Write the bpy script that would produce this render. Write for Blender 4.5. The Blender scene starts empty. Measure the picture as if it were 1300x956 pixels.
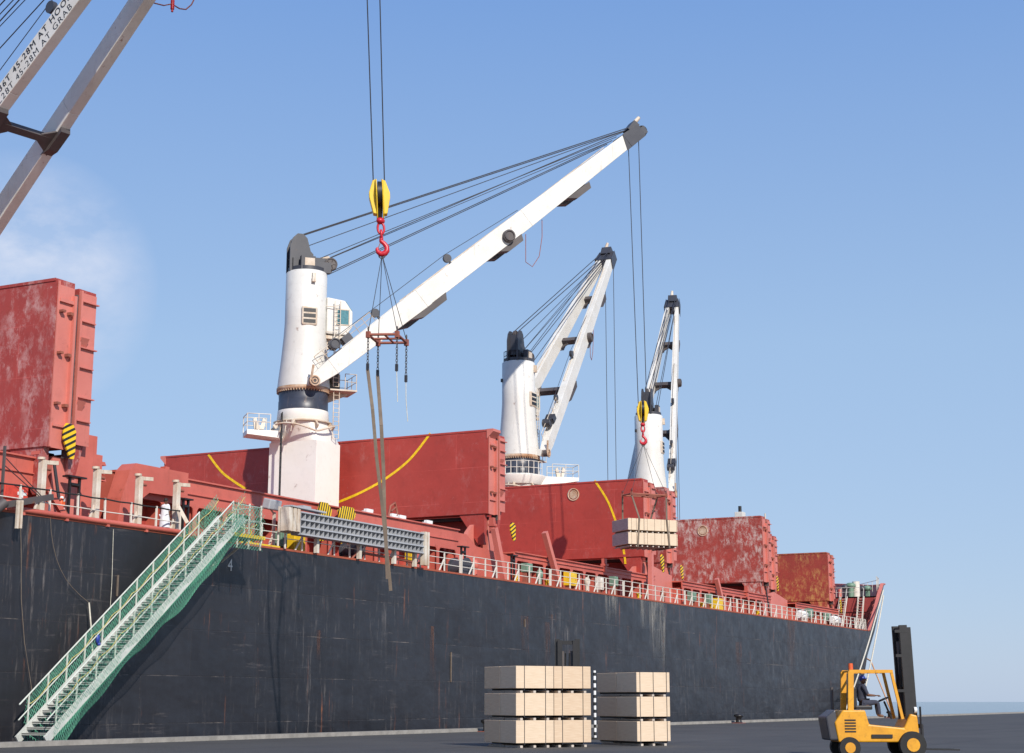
import bpy, math, random
from math import sin, cos, pi, radians, sqrt, atan2, degrees
from mathutils import Vector, Matrix, Euler
random.seed(7)
sc = bpy.context.scene
COL = sc.collection
V = Vector

# ------------------------------------------------------------------ camera
F, PITCH, HEAD, CZ, PX, PY = 2087.0, radians(12.36), radians(27.2), 1.6, 650.0, 433.0
cam_d = bpy.data.cameras.new('camera'); cam = bpy.data.objects.new('camera', cam_d); COL.objects.link(cam)
cam.location = (0, 0, CZ); cam.rotation_euler = (pi/2 + PITCH, 0, HEAD - pi/2)
cam_d.sensor_fit = 'HORIZONTAL'; cam_d.sensor_width = 36; cam_d.lens = F/1300*36
cam_d.shift_y = -(478 - PY)/1300; cam_d.clip_end = 30000; cam_d.clip_start = .5
sc.camera = cam
FW = V((cos(HEAD)*cos(PITCH), sin(HEAD)*cos(PITCH), sin(PITCH))); RT = V((sin(HEAD), -cos(HEAD), 0))
UP = V((-cos(HEAD)*sin(PITCH), -sin(HEAD)*sin(PITCH), cos(PITCH))); EYE = V((0, 0, CZ))
def ray(x, y): return FW + RT*((x-PX)/F) + UP*((PY-y)/F)
def atY(x, y, Y):                       # where a sight line meets the ship-side plane at depth Y
    r = ray(x, y); return EYE + r*(Y/r.y)
def atX(x, y, X):
    r = ray(x, y); return EYE + r*(X/r.x)

# ------------------------------------------------------------------ mesh builder
ORG = {}
def world_org(o): return ORG.get(o.name, V((0,0,0)))
class MB:
    def __init__(s): s.v=[]; s.f=[]; s.sm=[]
    def add(s, vs, fs, smooth=False):
        n=len(s.v); s.v += [V(p) for p in vs]; s.f += [tuple(i+n for i in f) for f in fs]; s.sm += [smooth]*len(fs); return s
    def box(s, lo, hi):
        x0,y0,z0=lo; x1,y1,z1=hi
        return s.add([(x0,y0,z0),(x1,y0,z0),(x1,y1,z0),(x0,y1,z0),(x0,y0,z1),(x1,y0,z1),(x1,y1,z1),(x0,y1,z1)],
            [(0,3,2,1),(4,5,6,7),(0,1,5,4),(1,2,6,5),(2,3,7,6),(3,0,4,7)])
    def obox(s, c, ax, ay, az):          # oriented box: centre and three half-axis vectors
        c=V(c); ax=V(ax); ay=V(ay); az=V(az)
        p=[c+ax*i+ay*j+az*k for k in (-1,1) for j,i in ((-1,-1),(-1,1),(1,1),(1,-1))]
        if ax.cross(ay).dot(az) < 0: p=[c-ax*i+ay*j+az*k for k in (-1,1) for j,i in ((-1,-1),(-1,1),(1,1),(1,-1))]
        return s.add(p,[(0,3,2,1),(4,5,6,7),(0,1,5,4),(1,2,6,5),(2,3,7,6),(3,0,4,7)])
    def beam(s, p, q, w, h, side=None, w2=None, h2=None):   # w along side, h across
        p=V(p); q=V(q); d=(q-p).normalized()
        if side is None: side = V((0,0,1)).cross(d) if abs(d.z)<.95 else V((1,0,0))
        side=V(side); side=(side-d*side.dot(d)).normalized(); u=d.cross(side).normalized()
        w2=w if w2 is None else w2; h2=h if h2 is None else h2
        a=[p+side*(i*w/2)+u*(j*h/2) for i,j in ((-1,-1),(1,-1),(1,1),(-1,1))]
        b=[q+side*(i*w2/2)+u*(j*h2/2) for i,j in ((-1,-1),(1,-1),(1,1),(-1,1))]
        return s.add(a+b,[(0,3,2,1),(4,5,6,7),(0,1,5,4),(1,2,6,5),(2,3,7,6),(3,0,4,7)])
    def tube(s, pts, r, n=8, closed=False, cap=True):
        pts=[V(p) for p in pts]; m=len(pts); rs=r if isinstance(r,(list,tuple)) else [r]*m
        vs=[]; prev=None
        for i,p in enumerate(pts):
            if closed: d=(pts[(i+1)%m]-pts[i-1]).normalized()
            else: d=(pts[min(i+1,m-1)]-pts[max(i-1,0)]).normalized()
            if prev is None:
                a=V((0,0,1)) if abs(d.z)<.9 else V((1,0,0)); prev=d.cross(a).normalized()
            prev=(prev-d*prev.dot(d)).normalized(); b=d.cross(prev)
            vs += [p+(prev*cos(2*pi*k/n)+b*sin(2*pi*k/n))*rs[i] for k in range(n)]
        fs=[]
        for i in range(m if closed else m-1):
            j=(i+1)%m
            for k in range(n): fs.append((i*n+k, i*n+(k+1)%n, j*n+(k+1)%n, j*n+k))
        s.add(vs,fs,n>4)
        if cap and not closed: s.add(vs[:n],[tuple(range(n))[::-1]]); s.add(vs[-n:],[tuple(range(n))])
        return s
    def cyl(s, p, q, r, n=16, r2=None): return s.tube([p,q],[r, r if r2 is None else r2],n)
    def lathe(s, c, prof, n=32, smooth=True):   # prof = [(r,z)]
        c=V(c); m=len(prof); vs=[c+V((r*cos(2*pi*k/n), r*sin(2*pi*k/n), z)) for r,z in prof for k in range(n)]
        fs=[(i*n+k,i*n+(k+1)%n,(i+1)*n+(k+1)%n,(i+1)*n+k) for i in range(m-1) for k in range(n)]
        s.add(vs,fs,smooth); s.add(vs[:n],[tuple(range(n))[::-1]]); s.add(vs[-n:],[tuple(range(n))]); return s
    def prism(s, poly, ext):             # 3D polygon extruded by a vector
        poly=[V(p) for p in poly]; e=V(ext); n=len(poly)
        nrm=V((0,0,0))
        for i in range(n): nrm += poly[i].cross(poly[(i+1)%n])
        if nrm.dot(e) > 0: poly = poly[::-1]
        vs=poly+[p+e for p in poly]
        return s.add(vs,[tuple(range(n)),tuple(range(2*n-1,n-1,-1))]+[((i+1)%n,i,n+i,n+(i+1)%n) for i in range(n)])
    def ball(s, c, r, n=12, m=8, sc3=(1,1,1)):
        c=V(c); vs=[]; fs=[]
        for i in range(m+1):
            a=pi*i/m
            for k in range(n): vs.append(c+V((r*sc3[0]*sin(a)*cos(2*pi*k/n), r*sc3[1]*sin(a)*sin(2*pi*k/n), r*sc3[2]*cos(a))))
        for i in range(m):
            for k in range(n): fs.append((i*n+k,(i+1)*n+k,(i+1)*n+(k+1)%n,i*n+(k+1)%n))
        return s.add(vs,fs,True)
    def build(s, name, mat, parent=None, bevel=0, loc=None):
        me=bpy.data.meshes.new(name); 
        org = world_org(parent) if parent is not None else (V(loc) if loc is not None else V((0,0,0)))
        me.from_pydata([tuple(p-org) for p in s.v],[],s.f); me.update()
        for p,sm in zip(me.polygons,s.sm): p.use_smooth=sm
        me.materials.append(mat)
        o=bpy.data.objects.new(name,me); COL.objects.link(o)
        if parent is not None: o.parent=parent
        else: o.location=org
        ORG[o.name]=org
        if bevel:
            b=o.modifiers.new('bevel','BEVEL'); b.width=bevel; b.segments=2; b.limit_method='ANGLE'
        return o
def tag(o, label, cat, group=None):
    o['label']=label; o['category']=cat
    if group: o['group']=group
    return o
def thing(name, loc, label, cat, group=None):
    o=bpy.data.objects.new(name,None); COL.objects.link(o); o.location=loc; o.empty_display_size=.3
    ORG[o.name]=V(loc); return tag(o,label,cat,group)
def struct(o): o['kind']='structure'; return o
def kids(o): return [c for c in bpy.data.objects if c.parent is o]
def copy_tree(o, parent=None, offset=None):
    c=o.copy(); COL.objects.link(c); c.parent=parent
    if offset is not None: c.location = o.location + V(offset)
    for ch in kids(o): copy_tree(ch, c)
    return c

# ------------------------------------------------------------------ materials
def mat_new(name):
    m=bpy.data.materials.new(name); m.use_nodes=True; nt=m.node_tree; nt.nodes.clear()
    out=nt.nodes.new('ShaderNodeOutputMaterial'); b=nt.nodes.new('ShaderNodeBsdfPrincipled'); nt.links.new(b.outputs[0],out.inputs[0])
    return m,nt,b
def N(nt,t,**k):
    n=nt.nodes.new(t)
    for a,v in k.items():
        if a in n.inputs: n.inputs[a].default_value=v
        else: setattr(n,a,v)
    return n
def coords(nt, scale=(1,1,1)):
    tc=N(nt,'ShaderNodeTexCoord'); mp=N(nt,'ShaderNodeMapping'); mp.inputs['Scale'].default_value=scale
    nt.links.new(tc.outputs['Object'],mp.inputs[0]); return mp.outputs[0]
def noise(nt, scale, vec, detail=6, rough=.6, dist=0):
    n=N(nt,'ShaderNodeTexNoise'); n.inputs['Scale'].default_value=scale; n.inputs['Detail'].default_value=detail
    n.inputs['Roughness'].default_value=rough; n.inputs['Distortion'].default_value=dist; nt.links.new(vec,n.inputs['Vector']); return n.outputs['Fac']
def ramp(nt, fac, lo, hi, a=0.0, b=1.0):
    r=N(nt,'ShaderNodeMapRange'); r.inputs[1].default_value=lo; r.inputs[2].default_value=hi; r.inputs[3].default_value=a; r.inputs[4].default_value=b
    r.clamp=True; nt.links.new(fac,r.inputs[0]); return r.outputs[0]
def mathn(nt, op, a, b):
    m=N(nt,'ShaderNodeMath',operation=op)
    for i,x in enumerate((a,b)):
        if isinstance(x,(int,float)): m.inputs[i].default_value=x
        else: nt.links.new(x,m.inputs[i])
    return m.outputs[0]
def mix(nt, fac, c1, c2):
    m=N(nt,'ShaderNodeMix',data_type='RGBA')
    if isinstance(fac,(int,float)): m.inputs[0].default_value=fac
    else: nt.links.new(fac,m.inputs[0])
    for i,c in ((6,c1),(7,c2)):
        if isinstance(c,(tuple,list)): m.inputs[i].default_value=(*c[:3],1)
        else: nt.links.new(c,m.inputs[i])
    return m.outputs[2]
def bump(nt, b, h, strength=.3, dist=.02):
    n=N(nt,'ShaderNodeBump'); n.inputs['Strength'].default_value=strength; n.inputs['Distance'].default_value=dist
    nt.links.new(h,n.inputs['Height']); nt.links.new(n.outputs[0],b.inputs['Normal'])
def paint(name, col, col2=None, rust=.3, scuff=0, scuffcol=(.55,.42,.4), rough=.5, dirt=.25, rustcol=(.2,.065,.02), streak=.5, sc_=1.0, bumps=.15, seams=0):
    m,nt,b=mat_new(name); v=coords(nt)
    col2 = col2 or tuple(c*.75 for c in col)
    base=mix(nt, ramp(nt,noise(nt,.35*sc_,v,5),.35,.65), col, col2)
    base=mix(nt, mathn(nt,'MULTIPLY',ramp(nt,noise(nt,2.2*sc_,v,8,.7),.5,.75),dirt), base, tuple(c*.45 for c in col))
    if scuff:
        vs=coords(nt,(1,1,.55))
        s1=ramp(nt,noise(nt,.30*sc_,v,4,.55),.40-.12*(scuff-.5),.56-.06*(scuff-.5)); s2=ramp(nt,noise(nt,1.5*sc_,vs,14,.8,.15),.53-.06*scuff,.64-.05*scuff)
        s3=ramp(nt,noise(nt,5.5*sc_,coords(nt,(1,1,.8)),6,.7),.60,.66); s4=ramp(nt,noise(nt,.5*sc_,v,3),.42,.6)
        sf=mathn(nt,'MULTIPLY',mathn(nt,'MAXIMUM',mathn(nt,'MULTIPLY',s1,s2),mathn(nt,'MULTIPLY',s3,s4)),scuff)
        base=mix(nt,sf,base,scuffcol)
    if seams:
        w=N(nt,'ShaderNodeTexBrick'); w.offset=.35; w.inputs['Scale'].default_value=1; w.inputs['Mortar Size'].default_value=.012; w.inputs['Brick Width'].default_value=5.2; w.inputs['Row Height'].default_value=2.3
        sx=N(nt,'ShaderNodeSeparateXYZ'); cx=N(nt,'ShaderNodeCombineXYZ'); nt.links.new(v,sx.inputs[0])
        nt.links.new(mathn(nt,'ADD',sx.outputs[0],sx.outputs[1]),cx.inputs[0]); nt.links.new(sx.outputs[2],cx.inputs[1]); nt.links.new(cx.outputs[0],w.inputs[0])
        f=mathn(nt,'MULTIPLY',w.outputs['Fac'],ramp(nt,noise(nt,.6,v,4),.4,.65,.05,seams)); base=mix(nt,f,base,tuple(min(1,c*1.7+.06) for c in col) if col[0]<.5 else tuple(c*.6 for c in col))
    if rust:
        vz=coords(nt,(1,1,.12)); r1=ramp(nt,noise(nt,2.6*sc_,vz,8,.7),.62-.06*streak,.74); r2=ramp(nt,noise(nt,1.1*sc_,v,10,.75),.62,.70)
        rf=mathn(nt,'MULTIPLY',mathn(nt,'MAXIMUM',mathn(nt,'MULTIPLY',r1,streak),r2),rust)
        base=mix(nt,rf,base,rustcol)
    nt.links.new(base,b.inputs['Base Color']); b.inputs['Roughness'].default_value=rough
    if bumps: bump(nt,b,noise(nt,1.3*sc_,v,6,.6),bumps,.03)
    return m
def plain(name, col, rough=.5, metal=0, var=.25, sc_=6, bumps=0):
    m,nt,b=mat_new(name); v=coords(nt)
    c=mix(nt, ramp(nt,noise(nt,sc_,v,6,.65),.35,.65), tuple(min(1,x*(1+var*.4)) for x in col), tuple(x*(1-var) for x in col))
    nt.links.new(c,b.inputs['Base Color']); b.inputs['Roughness'].default_value=rough; b.inputs['Metallic'].default_value=metal
    if bumps: bump(nt,b,noise(nt,sc_*2,v,5),bumps,.01)
    return m
M={}
M['white']=paint('white_crane_paint',(.68,.665,.625),(.62,.60,.55),rust=.7,dirt=.2,streak=.3,rough=.42,bumps=.06,seams=.5)
M['jibwhite']=paint('white_jib_paint',(.69,.675,.635),(.62,.59,.53),rust=.85,dirt=.22,streak=.4,rough=.45,bumps=.06,sc_=1.5,seams=.4)
M['pedwhite']=paint('cream_pedestal_paint',(.82,.80,.74),(.78,.75,.68),rust=.5,dirt=.15,streak=.3,rough=.45,bumps=.05)
M['rusty_white']=paint('rust_stained_white_paint',(.68,.62,.53),(.5,.38,.27),rust=1,dirt=.5,streak=.8,rough=.6,sc_=2.5)
M['rustring']=paint('rusty_ring_paint',(.6,.48,.36),(.38,.2,.1),rust=1,dirt=.5,streak=.8,rough=.7,sc_=3)
M['darkgrey']=paint('dark_grey_paint',(.055,.055,.065),(.035,.036,.045),rust=.3,dirt=.3,rough=.45,rustcol=(.16,.10,.07))
M['ring']=paint('dark_blue_grey_ring_paint',(.045,.052,.075),(.03,.035,.05),rust=.8,dirt=.3,rough=.4,rustcol=(.3,.22,.16),sc_=1.6,streak=.7)
M['black']=plain('black_steel',(.014,.013,.014),.45)
M['brace']=paint('grey_brown_steel',(.10,.085,.08),(.06,.05,.05),rust=.6,rough=.6)
M['wire']=plain('steel_wire_rope',(.035,.035,.042),.6)
M['cover']=paint('dark_red_cover_paint',(.39,.050,.036),(.33,.042,.030),rust=.25,scuff=.16,dirt=.35,streak=.3,rough=.5,seams=.75)
M['cover_scuffed']=paint('scuffed_red_cover_paint',(.34,.048,.037),(.28,.040,.033),rust=.35,scuff=.8,scuffcol=(.50,.29,.27),dirt=.4,rough=.6,seams=.6)
M['cover_worn']=paint('badly_worn_red_cover_paint',(.35,.052,.038),(.28,.042,.030),rust=.5,scuff=1,scuffcol=(.52,.40,.36),dirt=.5,rough=.6,sc_=1.8,seams=.5)
M['cover_patch']=paint('ochre_patched_red_cover_paint',(.31,.045,.030),(.24,.035,.025),rust=.4,scuff=.9,scuffcol=(.50,.28,.09),dirt=.4,rough=.6,sc_=1.7,seams=.3)
M['pink']=paint('sunlit_red_edge_paint',(.60,.19,.15),(.53,.155,.12),rust=.55,dirt=.25,streak=.5,rough=.5,rustcol=(.20,.06,.03))  # cover red lightened for quay-facing edges, sunlight painted into the colour
M['coam']=paint('sunlit_red_coaming_paint',(.56,.135,.098),(.46,.10,.07),rust=.6,dirt=.3,streak=.7,rough=.5,rustcol=(.22,.06,.025),sc_=1.0)  # coaming red in its lit tone, sun on the outer band painted in
M['coamin']=paint('shaded_coaming_wall_paint',(.42,.07,.05),(.34,.05,.04),rust=.4,dirt=.3,rough=.55)  # coaming red darkened, recess shade painted into the wall colour
M['orange_rust']=paint('orange_rusty_red_paint',(.38,.09,.045),(.30,.07,.035),rust=.8,dirt=.5,streak=1,rough=.7)
M['deckred']=paint('red_deck_paint',(.28,.055,.045),None,rust=.5,rough=.6)
M['maroon']=paint('maroon_forecastle_paint',(.33,.055,.05),(.28,.045,.04),rust=.25,dirt=.2,rough=.5)
M['railwhite']=paint('white_rail_paint',(.74,.71,.64),(.6,.54,.45),rust=.7,dirt=.3,streak=.6,rough=.5,sc_=3,bumps=0)
M['gang']=paint('gangway_aluminium_paint',(.60,.60,.56),(.48,.5,.46),rust=.4,dirt=.3,rough=.5,sc_=3,bumps=0)
M['gangrail']=paint('worn_gangway_rail',(.62,.64,.58),(.50,.55,.48),rust=.4,dirt=.3,rough=.5,sc_=3,bumps=0)
M['galv']=paint('grey_galvanised_steel',(.42,.43,.45),(.36,.37,.39),rust=.15,dirt=.3,rough=.45)
M['net']=plain('green_netting',(.10,.34,.23),.8)
M['rope']=plain('pale_rope',(.62,.58,.48),.9)
M['yrope']=plain('yellow_rope',(.62,.5,.18),.9)
M['orope']=plain('orange_mooring_rope',(.62,.33,.16),.9)
M['sling']=paint('grey_brown_webbing',(.20,.155,.115),(.12,.09,.07),rust=.4,dirt=.5,rough=.9,sc_=2.5)
M['yellow']=paint('yellow_paint',(.78,.52,.02),(.68,.43,.02),rust=.35,dirt=.3,rough=.45,sc_=3,bumps=0)
M['yline']=plain('yellow_line_paint',(.85,.56,.01),.5)
M['hookred']=paint('red_hook_paint',(.55,.015,.03),(.45,.012,.025),rust=.25,rough=.35,sc_=4,bumps=0)
M['framered']=paint('rusty_red_steel',(.33,.10,.06),(.22,.07,.05),rust=.7,rough=.7,sc_=4)
M['green']=paint('pale_green_paint',(.17,.28,.20),(.12,.21,.15),rust=.5,rough=.5,sc_=3)
M['glass']=plain('tinted_cab_glass',(.10,.24,.27),.08)
M['liferaft']=plain('white_plastic',(.78,.78,.76),.4)
M['orange']=plain('orange_plastic',(.75,.12,.03),.5)
M['boxred']=plain('bright_red_box_paint',(.60,.06,.035),.5)
M['skin']=plain('skin',(.16,.08,.05),.55)
M['cloth']=plain('white_cotton',(.72,.74,.78),.9,var=.2)
M['hair']=plain('black_hair',(.012,.01,.01),.7)
M['trouser']=plain('dark_cloth',(.04,.045,.07),.9)
M['bluecloth']=plain('blue_helmet_plastic',(.02,.05,.30),.4)
M['rubber']=plain('black_rubber',(.018,.018,.018),.8)
M['fkyellow']=paint('forklift_orange_yellow_paint',(.72,.34,.015),(.60,.26,.012),rust=.5,dirt=.5,rough=.45,sc_=4,bumps=0)

def stripes(name, n, a=(.80,.52,.01), b=(.018,.017,.016), tilt=.45, wz=1.0):
    m,nt,bb=mat_new(name); tc=N(nt,'ShaderNodeTexCoord'); sx=N(nt,'ShaderNodeSeparateXYZ'); nt.links.new(tc.outputs['Object'],sx.inputs[0])
    h=mathn(nt,'SUBTRACT',sx.outputs[0],sx.outputs[1]); t=mathn(nt,'ADD',mathn(nt,'MULTIPLY',sx.outputs[2],wz),mathn(nt,'MULTIPLY',h,tilt))
    fr=mathn(nt,'FRACT',mathn(nt,'MULTIPLY',t,n),0); g=mathn(nt,'GREATER_THAN',fr,.55)
    c=mix(nt,g,a,b); nt.links.new(c,bb.inputs['Base Color']); bb.inputs['Roughness'].default_value=.5; return m
M['chev']=stripes('yellow_black_hazard_stripes',3.6,tilt=-.5)
M['chev2']=stripes('yellow_black_fine_hazard_stripes',4.6,tilt=1,wz=-.30)
M['bw']=stripes('black_white_bands',3.2,(.8,.8,.8),(.02,.02,.02),0)

def wood(name, c1, c2):
    m,nt,b=mat_new(name); v=coords(nt,(1,1,14)); v2=coords(nt)
    c=mix(nt,ramp(nt,noise(nt,3,v,5),.35,.65),c1,c2); c=mix(nt,mathn(nt,'MULTIPLY',ramp(nt,noise(nt,1.2,v2,5),.5,.7),.25),c,tuple(x*.6 for x in c1))
    nt.links.new(c,b.inputs['Base Color']); b.inputs['Roughness'].default_value=.75; bump(nt,b,noise(nt,6,v,4),.25,.01); return m
M['ply']=wood('pale_plywood',(.68,.54,.40),(.61,.47,.33))
M['ply2']=wood('tan_plywood',(.63,.49,.35),(.56,.41,.28))
M['plygrey']=wood('grey_plywood',(.60,.53,.45),(.42,.36,.31))  # greyer, darker plywood tone for load end faces and skids

def hull_mat():
    m,nt,b=mat_new('black_hull_paint'); v=coords(nt)
    base=mix(nt,ramp(nt,noise(nt,.09,v,6,.6),.35,.65),(.011,.010,.012),(.021,.020,.024))
    base=mix(nt,mathn(nt,'MULTIPLY',ramp(nt,noise(nt,.8,coords(nt,(1,1,.25)),8,.7),.45,.7),.4),base,(.032,.032,.038))
    sx=N(nt,'ShaderNodeSeparateXYZ'); nt.links.new(v,sx.inputs[0]); x,z=sx.outputs[0],sx.outputs[2]
    cx=N(nt,'ShaderNodeCombineXYZ'); nt.links.new(x,cx.inputs[0]); nt.links.new(z,cx.inputs[1])
    def brick(w,h,mort,off):
        k=N(nt,'ShaderNodeTexBrick'); k.offset=off; k.inputs['Scale'].default_value=1; k.inputs['Mortar Size'].default_value=mort; k.inputs['Brick Width'].default_value=w; k.inputs['Row Height'].default_value=h
        k.inputs['Color1'].default_value=(0,0,0,1); k.inputs['Color2'].default_value=(1,1,1,1); nt.links.new(cx.outputs[0],k.inputs[0]); return k
    k=brick(8.4,2.05,.018,.4)
    tone=N(nt,'ShaderNodeSeparateColor'); nt.links.new(k.outputs['Color'],tone.inputs[0])
    base=mix(nt,mathn(nt,'MULTIPLY',tone.outputs[0],.28),base,(.030,.032,.040))
    # seams: pale broken lines along the strakes
    seam=mathn(nt,'MULTIPLY',k.outputs['Fac'],ramp(nt,noise(nt,.45,coords(nt,(1,1,3)),8,.75),.52,.68,.03,.7))
    base=mix(nt,seam,base,(.26,.22,.19))
    hs_=mathn(nt,'MULTIPLY',mathn(nt,'MULTIPLY',ramp(nt,noise(nt,1.4,coords(nt,(.25,1,3.2)),10,.78),.58,.70),ramp(nt,noise(nt,.2,v,4),.48,.60)),.45); base=mix(nt,hs_,base,(.22,.19,.18))
    # low scuffs and fender rub marks
    low=ramp(nt,z,1.5,6.5,1,.0)
    rub=mathn(nt,'MULTIPLY',mathn(nt,'MULTIPLY',ramp(nt,noise(nt,2.2,coords(nt,(2.2,1,.22)),10,.78),.54,.68),ramp(nt,noise(nt,.13,v,5),.45,.60)),mathn(nt,'ADD',mathn(nt,'MULTIPLY',low,.62),.05))
    base=mix(nt,rub,base,(.20,.175,.16))
    rs=mathn(nt,'MULTIPLY',mathn(nt,'MULTIPLY',ramp(nt,noise(nt,1.5,coords(nt,(1.6,1,.10)),9,.75),.60,.70),ramp(nt,noise(nt,.5,v,4),.45,.6)),mathn(nt,'ADD',mathn(nt,'MULTIPLY',low,1.0),.15))
    base=mix(nt,rs,base,(.24,.085,.035))
    spots=mathn(nt,'MULTIPLY',ramp(nt,noise(nt,5,v,8,.8),.70,.76),.6); base=mix(nt,spots,base,(.3,.27,.24))
    nt.links.new(base,b.inputs['Base Color'])
    nt.links.new(ramp(nt,noise(nt,1.2,v,6),.3,.7,.30,.46),b.inputs['Roughness']); b.inputs['Specular IOR Level'].default_value=.5
    hgt=mathn(nt,'ADD',noise(nt,.35,coords(nt,(1,1,1.6)),3,.5),mathn(nt,'MULTIPLY',k.outputs['Fac'],-.12)); bump(nt,b,hgt,.5,.16)
    return m
M['hull']=hull_mat()
def streak_mat(nm='lime_runoff_stain',colr=(.50,.47,.42,1)):
    m,nt,b=mat_new(nm); v=coords(nt,(3,1,.18)); n=noise(nt,2.2,v,9,.8)
    tr=N(nt,'ShaderNodeBsdfTransparent'); mx=N(nt,'ShaderNodeMixShader'); tc=N(nt,'ShaderNodeTexCoord'); sx=N(nt,'ShaderNodeSeparateXYZ'); nt.links.new(tc.outputs['Generated'],sx.inputs[0])
    gx=mathn(nt,'SUBTRACT',1,mathn(nt,'ABSOLUTE',mathn(nt,'SUBTRACT',mathn(nt,'MULTIPLY',sx.outputs[0],2),1),0))
    mm=mathn(nt,'MULTIPLY',mathn(nt,'MULTIPLY',ramp(nt,n,.47,.70),ramp(nt,sx.outputs[2],0,.9)),ramp(nt,gx,0,.5))
    b.inputs['Base Color'].default_value=colr; b.inputs['Roughness'].default_value=.8
    out=[q for q in nt.nodes if q.type=='OUTPUT_MATERIAL'][0]
    nt.links.new(mm,mx.inputs[0]); nt.links.new(tr.outputs[0],mx.inputs[1]); nt.links.new(b.outputs[0],mx.inputs[2]); nt.links.new(mx.outputs[0],out.inputs[0]); return m
M['streak']=streak_mat(); M['ruststreak']=streak_mat('rust_runoff_stain',(.20,.085,.045,1))

# ------------------------------------------------------------------ ground, sea, quay
def quay_mat():
    m,nt,b=mat_new('stained_quay_asphalt'); v=coords(nt)
    c=mix(nt,ramp(nt,noise(nt,.25,v,6,.6),.3,.7),(.035,.034,.034),(.065,.062,.058)); c=mix(nt,ramp(nt,noise(nt,2,v,8,.75),.6,.75,0,.6),c,(.02,.019,.018))
    c=mix(nt,ramp(nt,noise(nt,40,v,3),.4,.7,0,.3),c,(.1,.095,.09)); k=N(nt,'ShaderNodeTexBrick'); k.offset=0; k.inputs['Scale'].default_value=1; k.inputs['Mortar Size'].default_value=.04; k.inputs['Brick Width'].default_value=6; k.inputs['Row Height'].default_value=5; k.inputs['Color1'].default_value=(0,0,0,1); k.inputs['Color2'].default_value=(1,1,1,1); nt.links.new(v,k.inputs[0])
    c=mix(nt,mathn(nt,'MULTIPLY',k.outputs['Fac'],.7),c,(.012,.012,.012)); tn=N(nt,'ShaderNodeSeparateColor'); nt.links.new(k.outputs['Color'],tn.inputs[0]); c=mix(nt,mathn(nt,'MULTIPLY',tn.outputs[0],.35),c,(.085,.08,.072))
    c=mix(nt,mathn(nt,'MULTIPLY',ramp(nt,noise(nt,.7,coords(nt,(.08,1,1)),6,.7),.55,.7),.5),c,(.02,.02,.02))
    nt.links.new(c,b.inputs['Base Color']); b.inputs['Roughness'].default_value=.85; bump(nt,b,noise(nt,30,v,4),.4,.01); return m
def sea_mat():
    m,nt,b=mat_new('harbour_water'); v=coords(nt); b.inputs['Base Color'].default_value=(.02,.05,.06,1); b.inputs['Roughness'].default_value=.12; b.inputs['IOR'].default_value=1.33
    bump(nt,b,noise(nt,.8,coords(nt,(1,2,1)),6,.6),.6,.12); return m
mb=MB(); mb.add([(-9000,-9000,-2.6),(12000,-9000,-2.6),(12000,12000,-2.6),(-9000,12000,-2.6)],[(0,1,2,3)]); struct(mb.build('sea',sea_mat()))
mb=MB(); mb.box((-260,-420,-7),(520,43.8,0)); struct(mb.build('quay',quay_mat()))
mb=MB(); mb.add([(-260,-420,.006),(37,-420,.006),(37,43,.006),(-260,43,.006)],[(0,1,2,3)]); mb.add([(37,-420,.006),(520,-420,.006),(520,5,.006),(37,5,.006)],[(0,1,2,3)])
struct(mb.build('bounce_apron',plain('sandy_concrete',(.50,.43,.33),.9,sc_=.4,bumps=.2)))  # pale ground added out of view to bounce warm light onto undersides
mb=MB(); mb.box((-260,43.2,.004),(520,43.9,.18)); pass; struct(mb.build('quay_kerb',plain('concrete_kerb',(.30,.28,.25),.9,sc_=2,bumps=.3)))

# ------------------------------------------------------------------ the ship
DZ=8.85; YS=47.0; YC=63.2; HB=YC-YS
ship=thing('cargo_ship',(60,YC,DZ),'long black hulled bulk carrier with red deck fittings moored alongside the quay','ship')
XS=[-35,-20,0,20,30,40,45,50,55,60,65,70,75,80,85,90,95,100,105,110,115,120,125,130,135,140,145,150,155,160,165,168,170,172,174,175.5,177,179,180.5,183,186,190,194,198,202,205,208]
TAB={ # z level : [(X, inward offset)]
 -4:[(150,0),(160,.6),(168,2.6),(174,5.2),(180,8.6),(190,13.2),(198,HB),(208,HB)],
  3:[(162,0),(170,.2),(174,1.0),(180,3.4),(190,9.6),(200,HB),(208,HB)],
  6:[(168,0),(172,.08),(174,.35),(180,2.2),(190,8.2),(202,HB-.2),(208,HB)],
  9:[(172,0),(175,.05),(177,.25),(180,.95),(186,3.6),(194,9),(204,HB-.2),(208,HB)],
 11.5:[(174,0),(177,.0),(180,.35),(186,2.2),(194,8.2),(205,HB-.2),(208,HB-.05)],
 14.2:[(174,-.1),(180,-.05),(183,.5),(186,1.5),(194,6.5),(202,11.8),(206,HB-1),(208,HB-.1)],
 17:[(174,-.3),(180,-.3),(186,.6),(194,5.2),(202,10.8),(206,HB-1.6),(208,HB-.15)]}
def lin(t,x):
    if x<=t[0][0]: return t[0][1]
    for (a,b),(c,d) in zip(t,t[1:]):
        if x<=c: return b+(d-b)*(x-a)/(c-a)
    return t[-1][1]
def off(X,z):
    ks=sorted(TAB); z=max(ks[0],min(ks[-1],z))
    for a,b in zip(ks,ks[1:]):
        if z<=b:
            t=(z-a)/(b-a); return lin(TAB[a],X)*(1-t)+lin(TAB[b],X)*t
TOP=[(173.9,DZ),(174,DZ+.05),(175.5,10.0),(177,11.4),(179,13.0),(180.5,14.2),(190,14.7),(208,16.4)]
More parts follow.
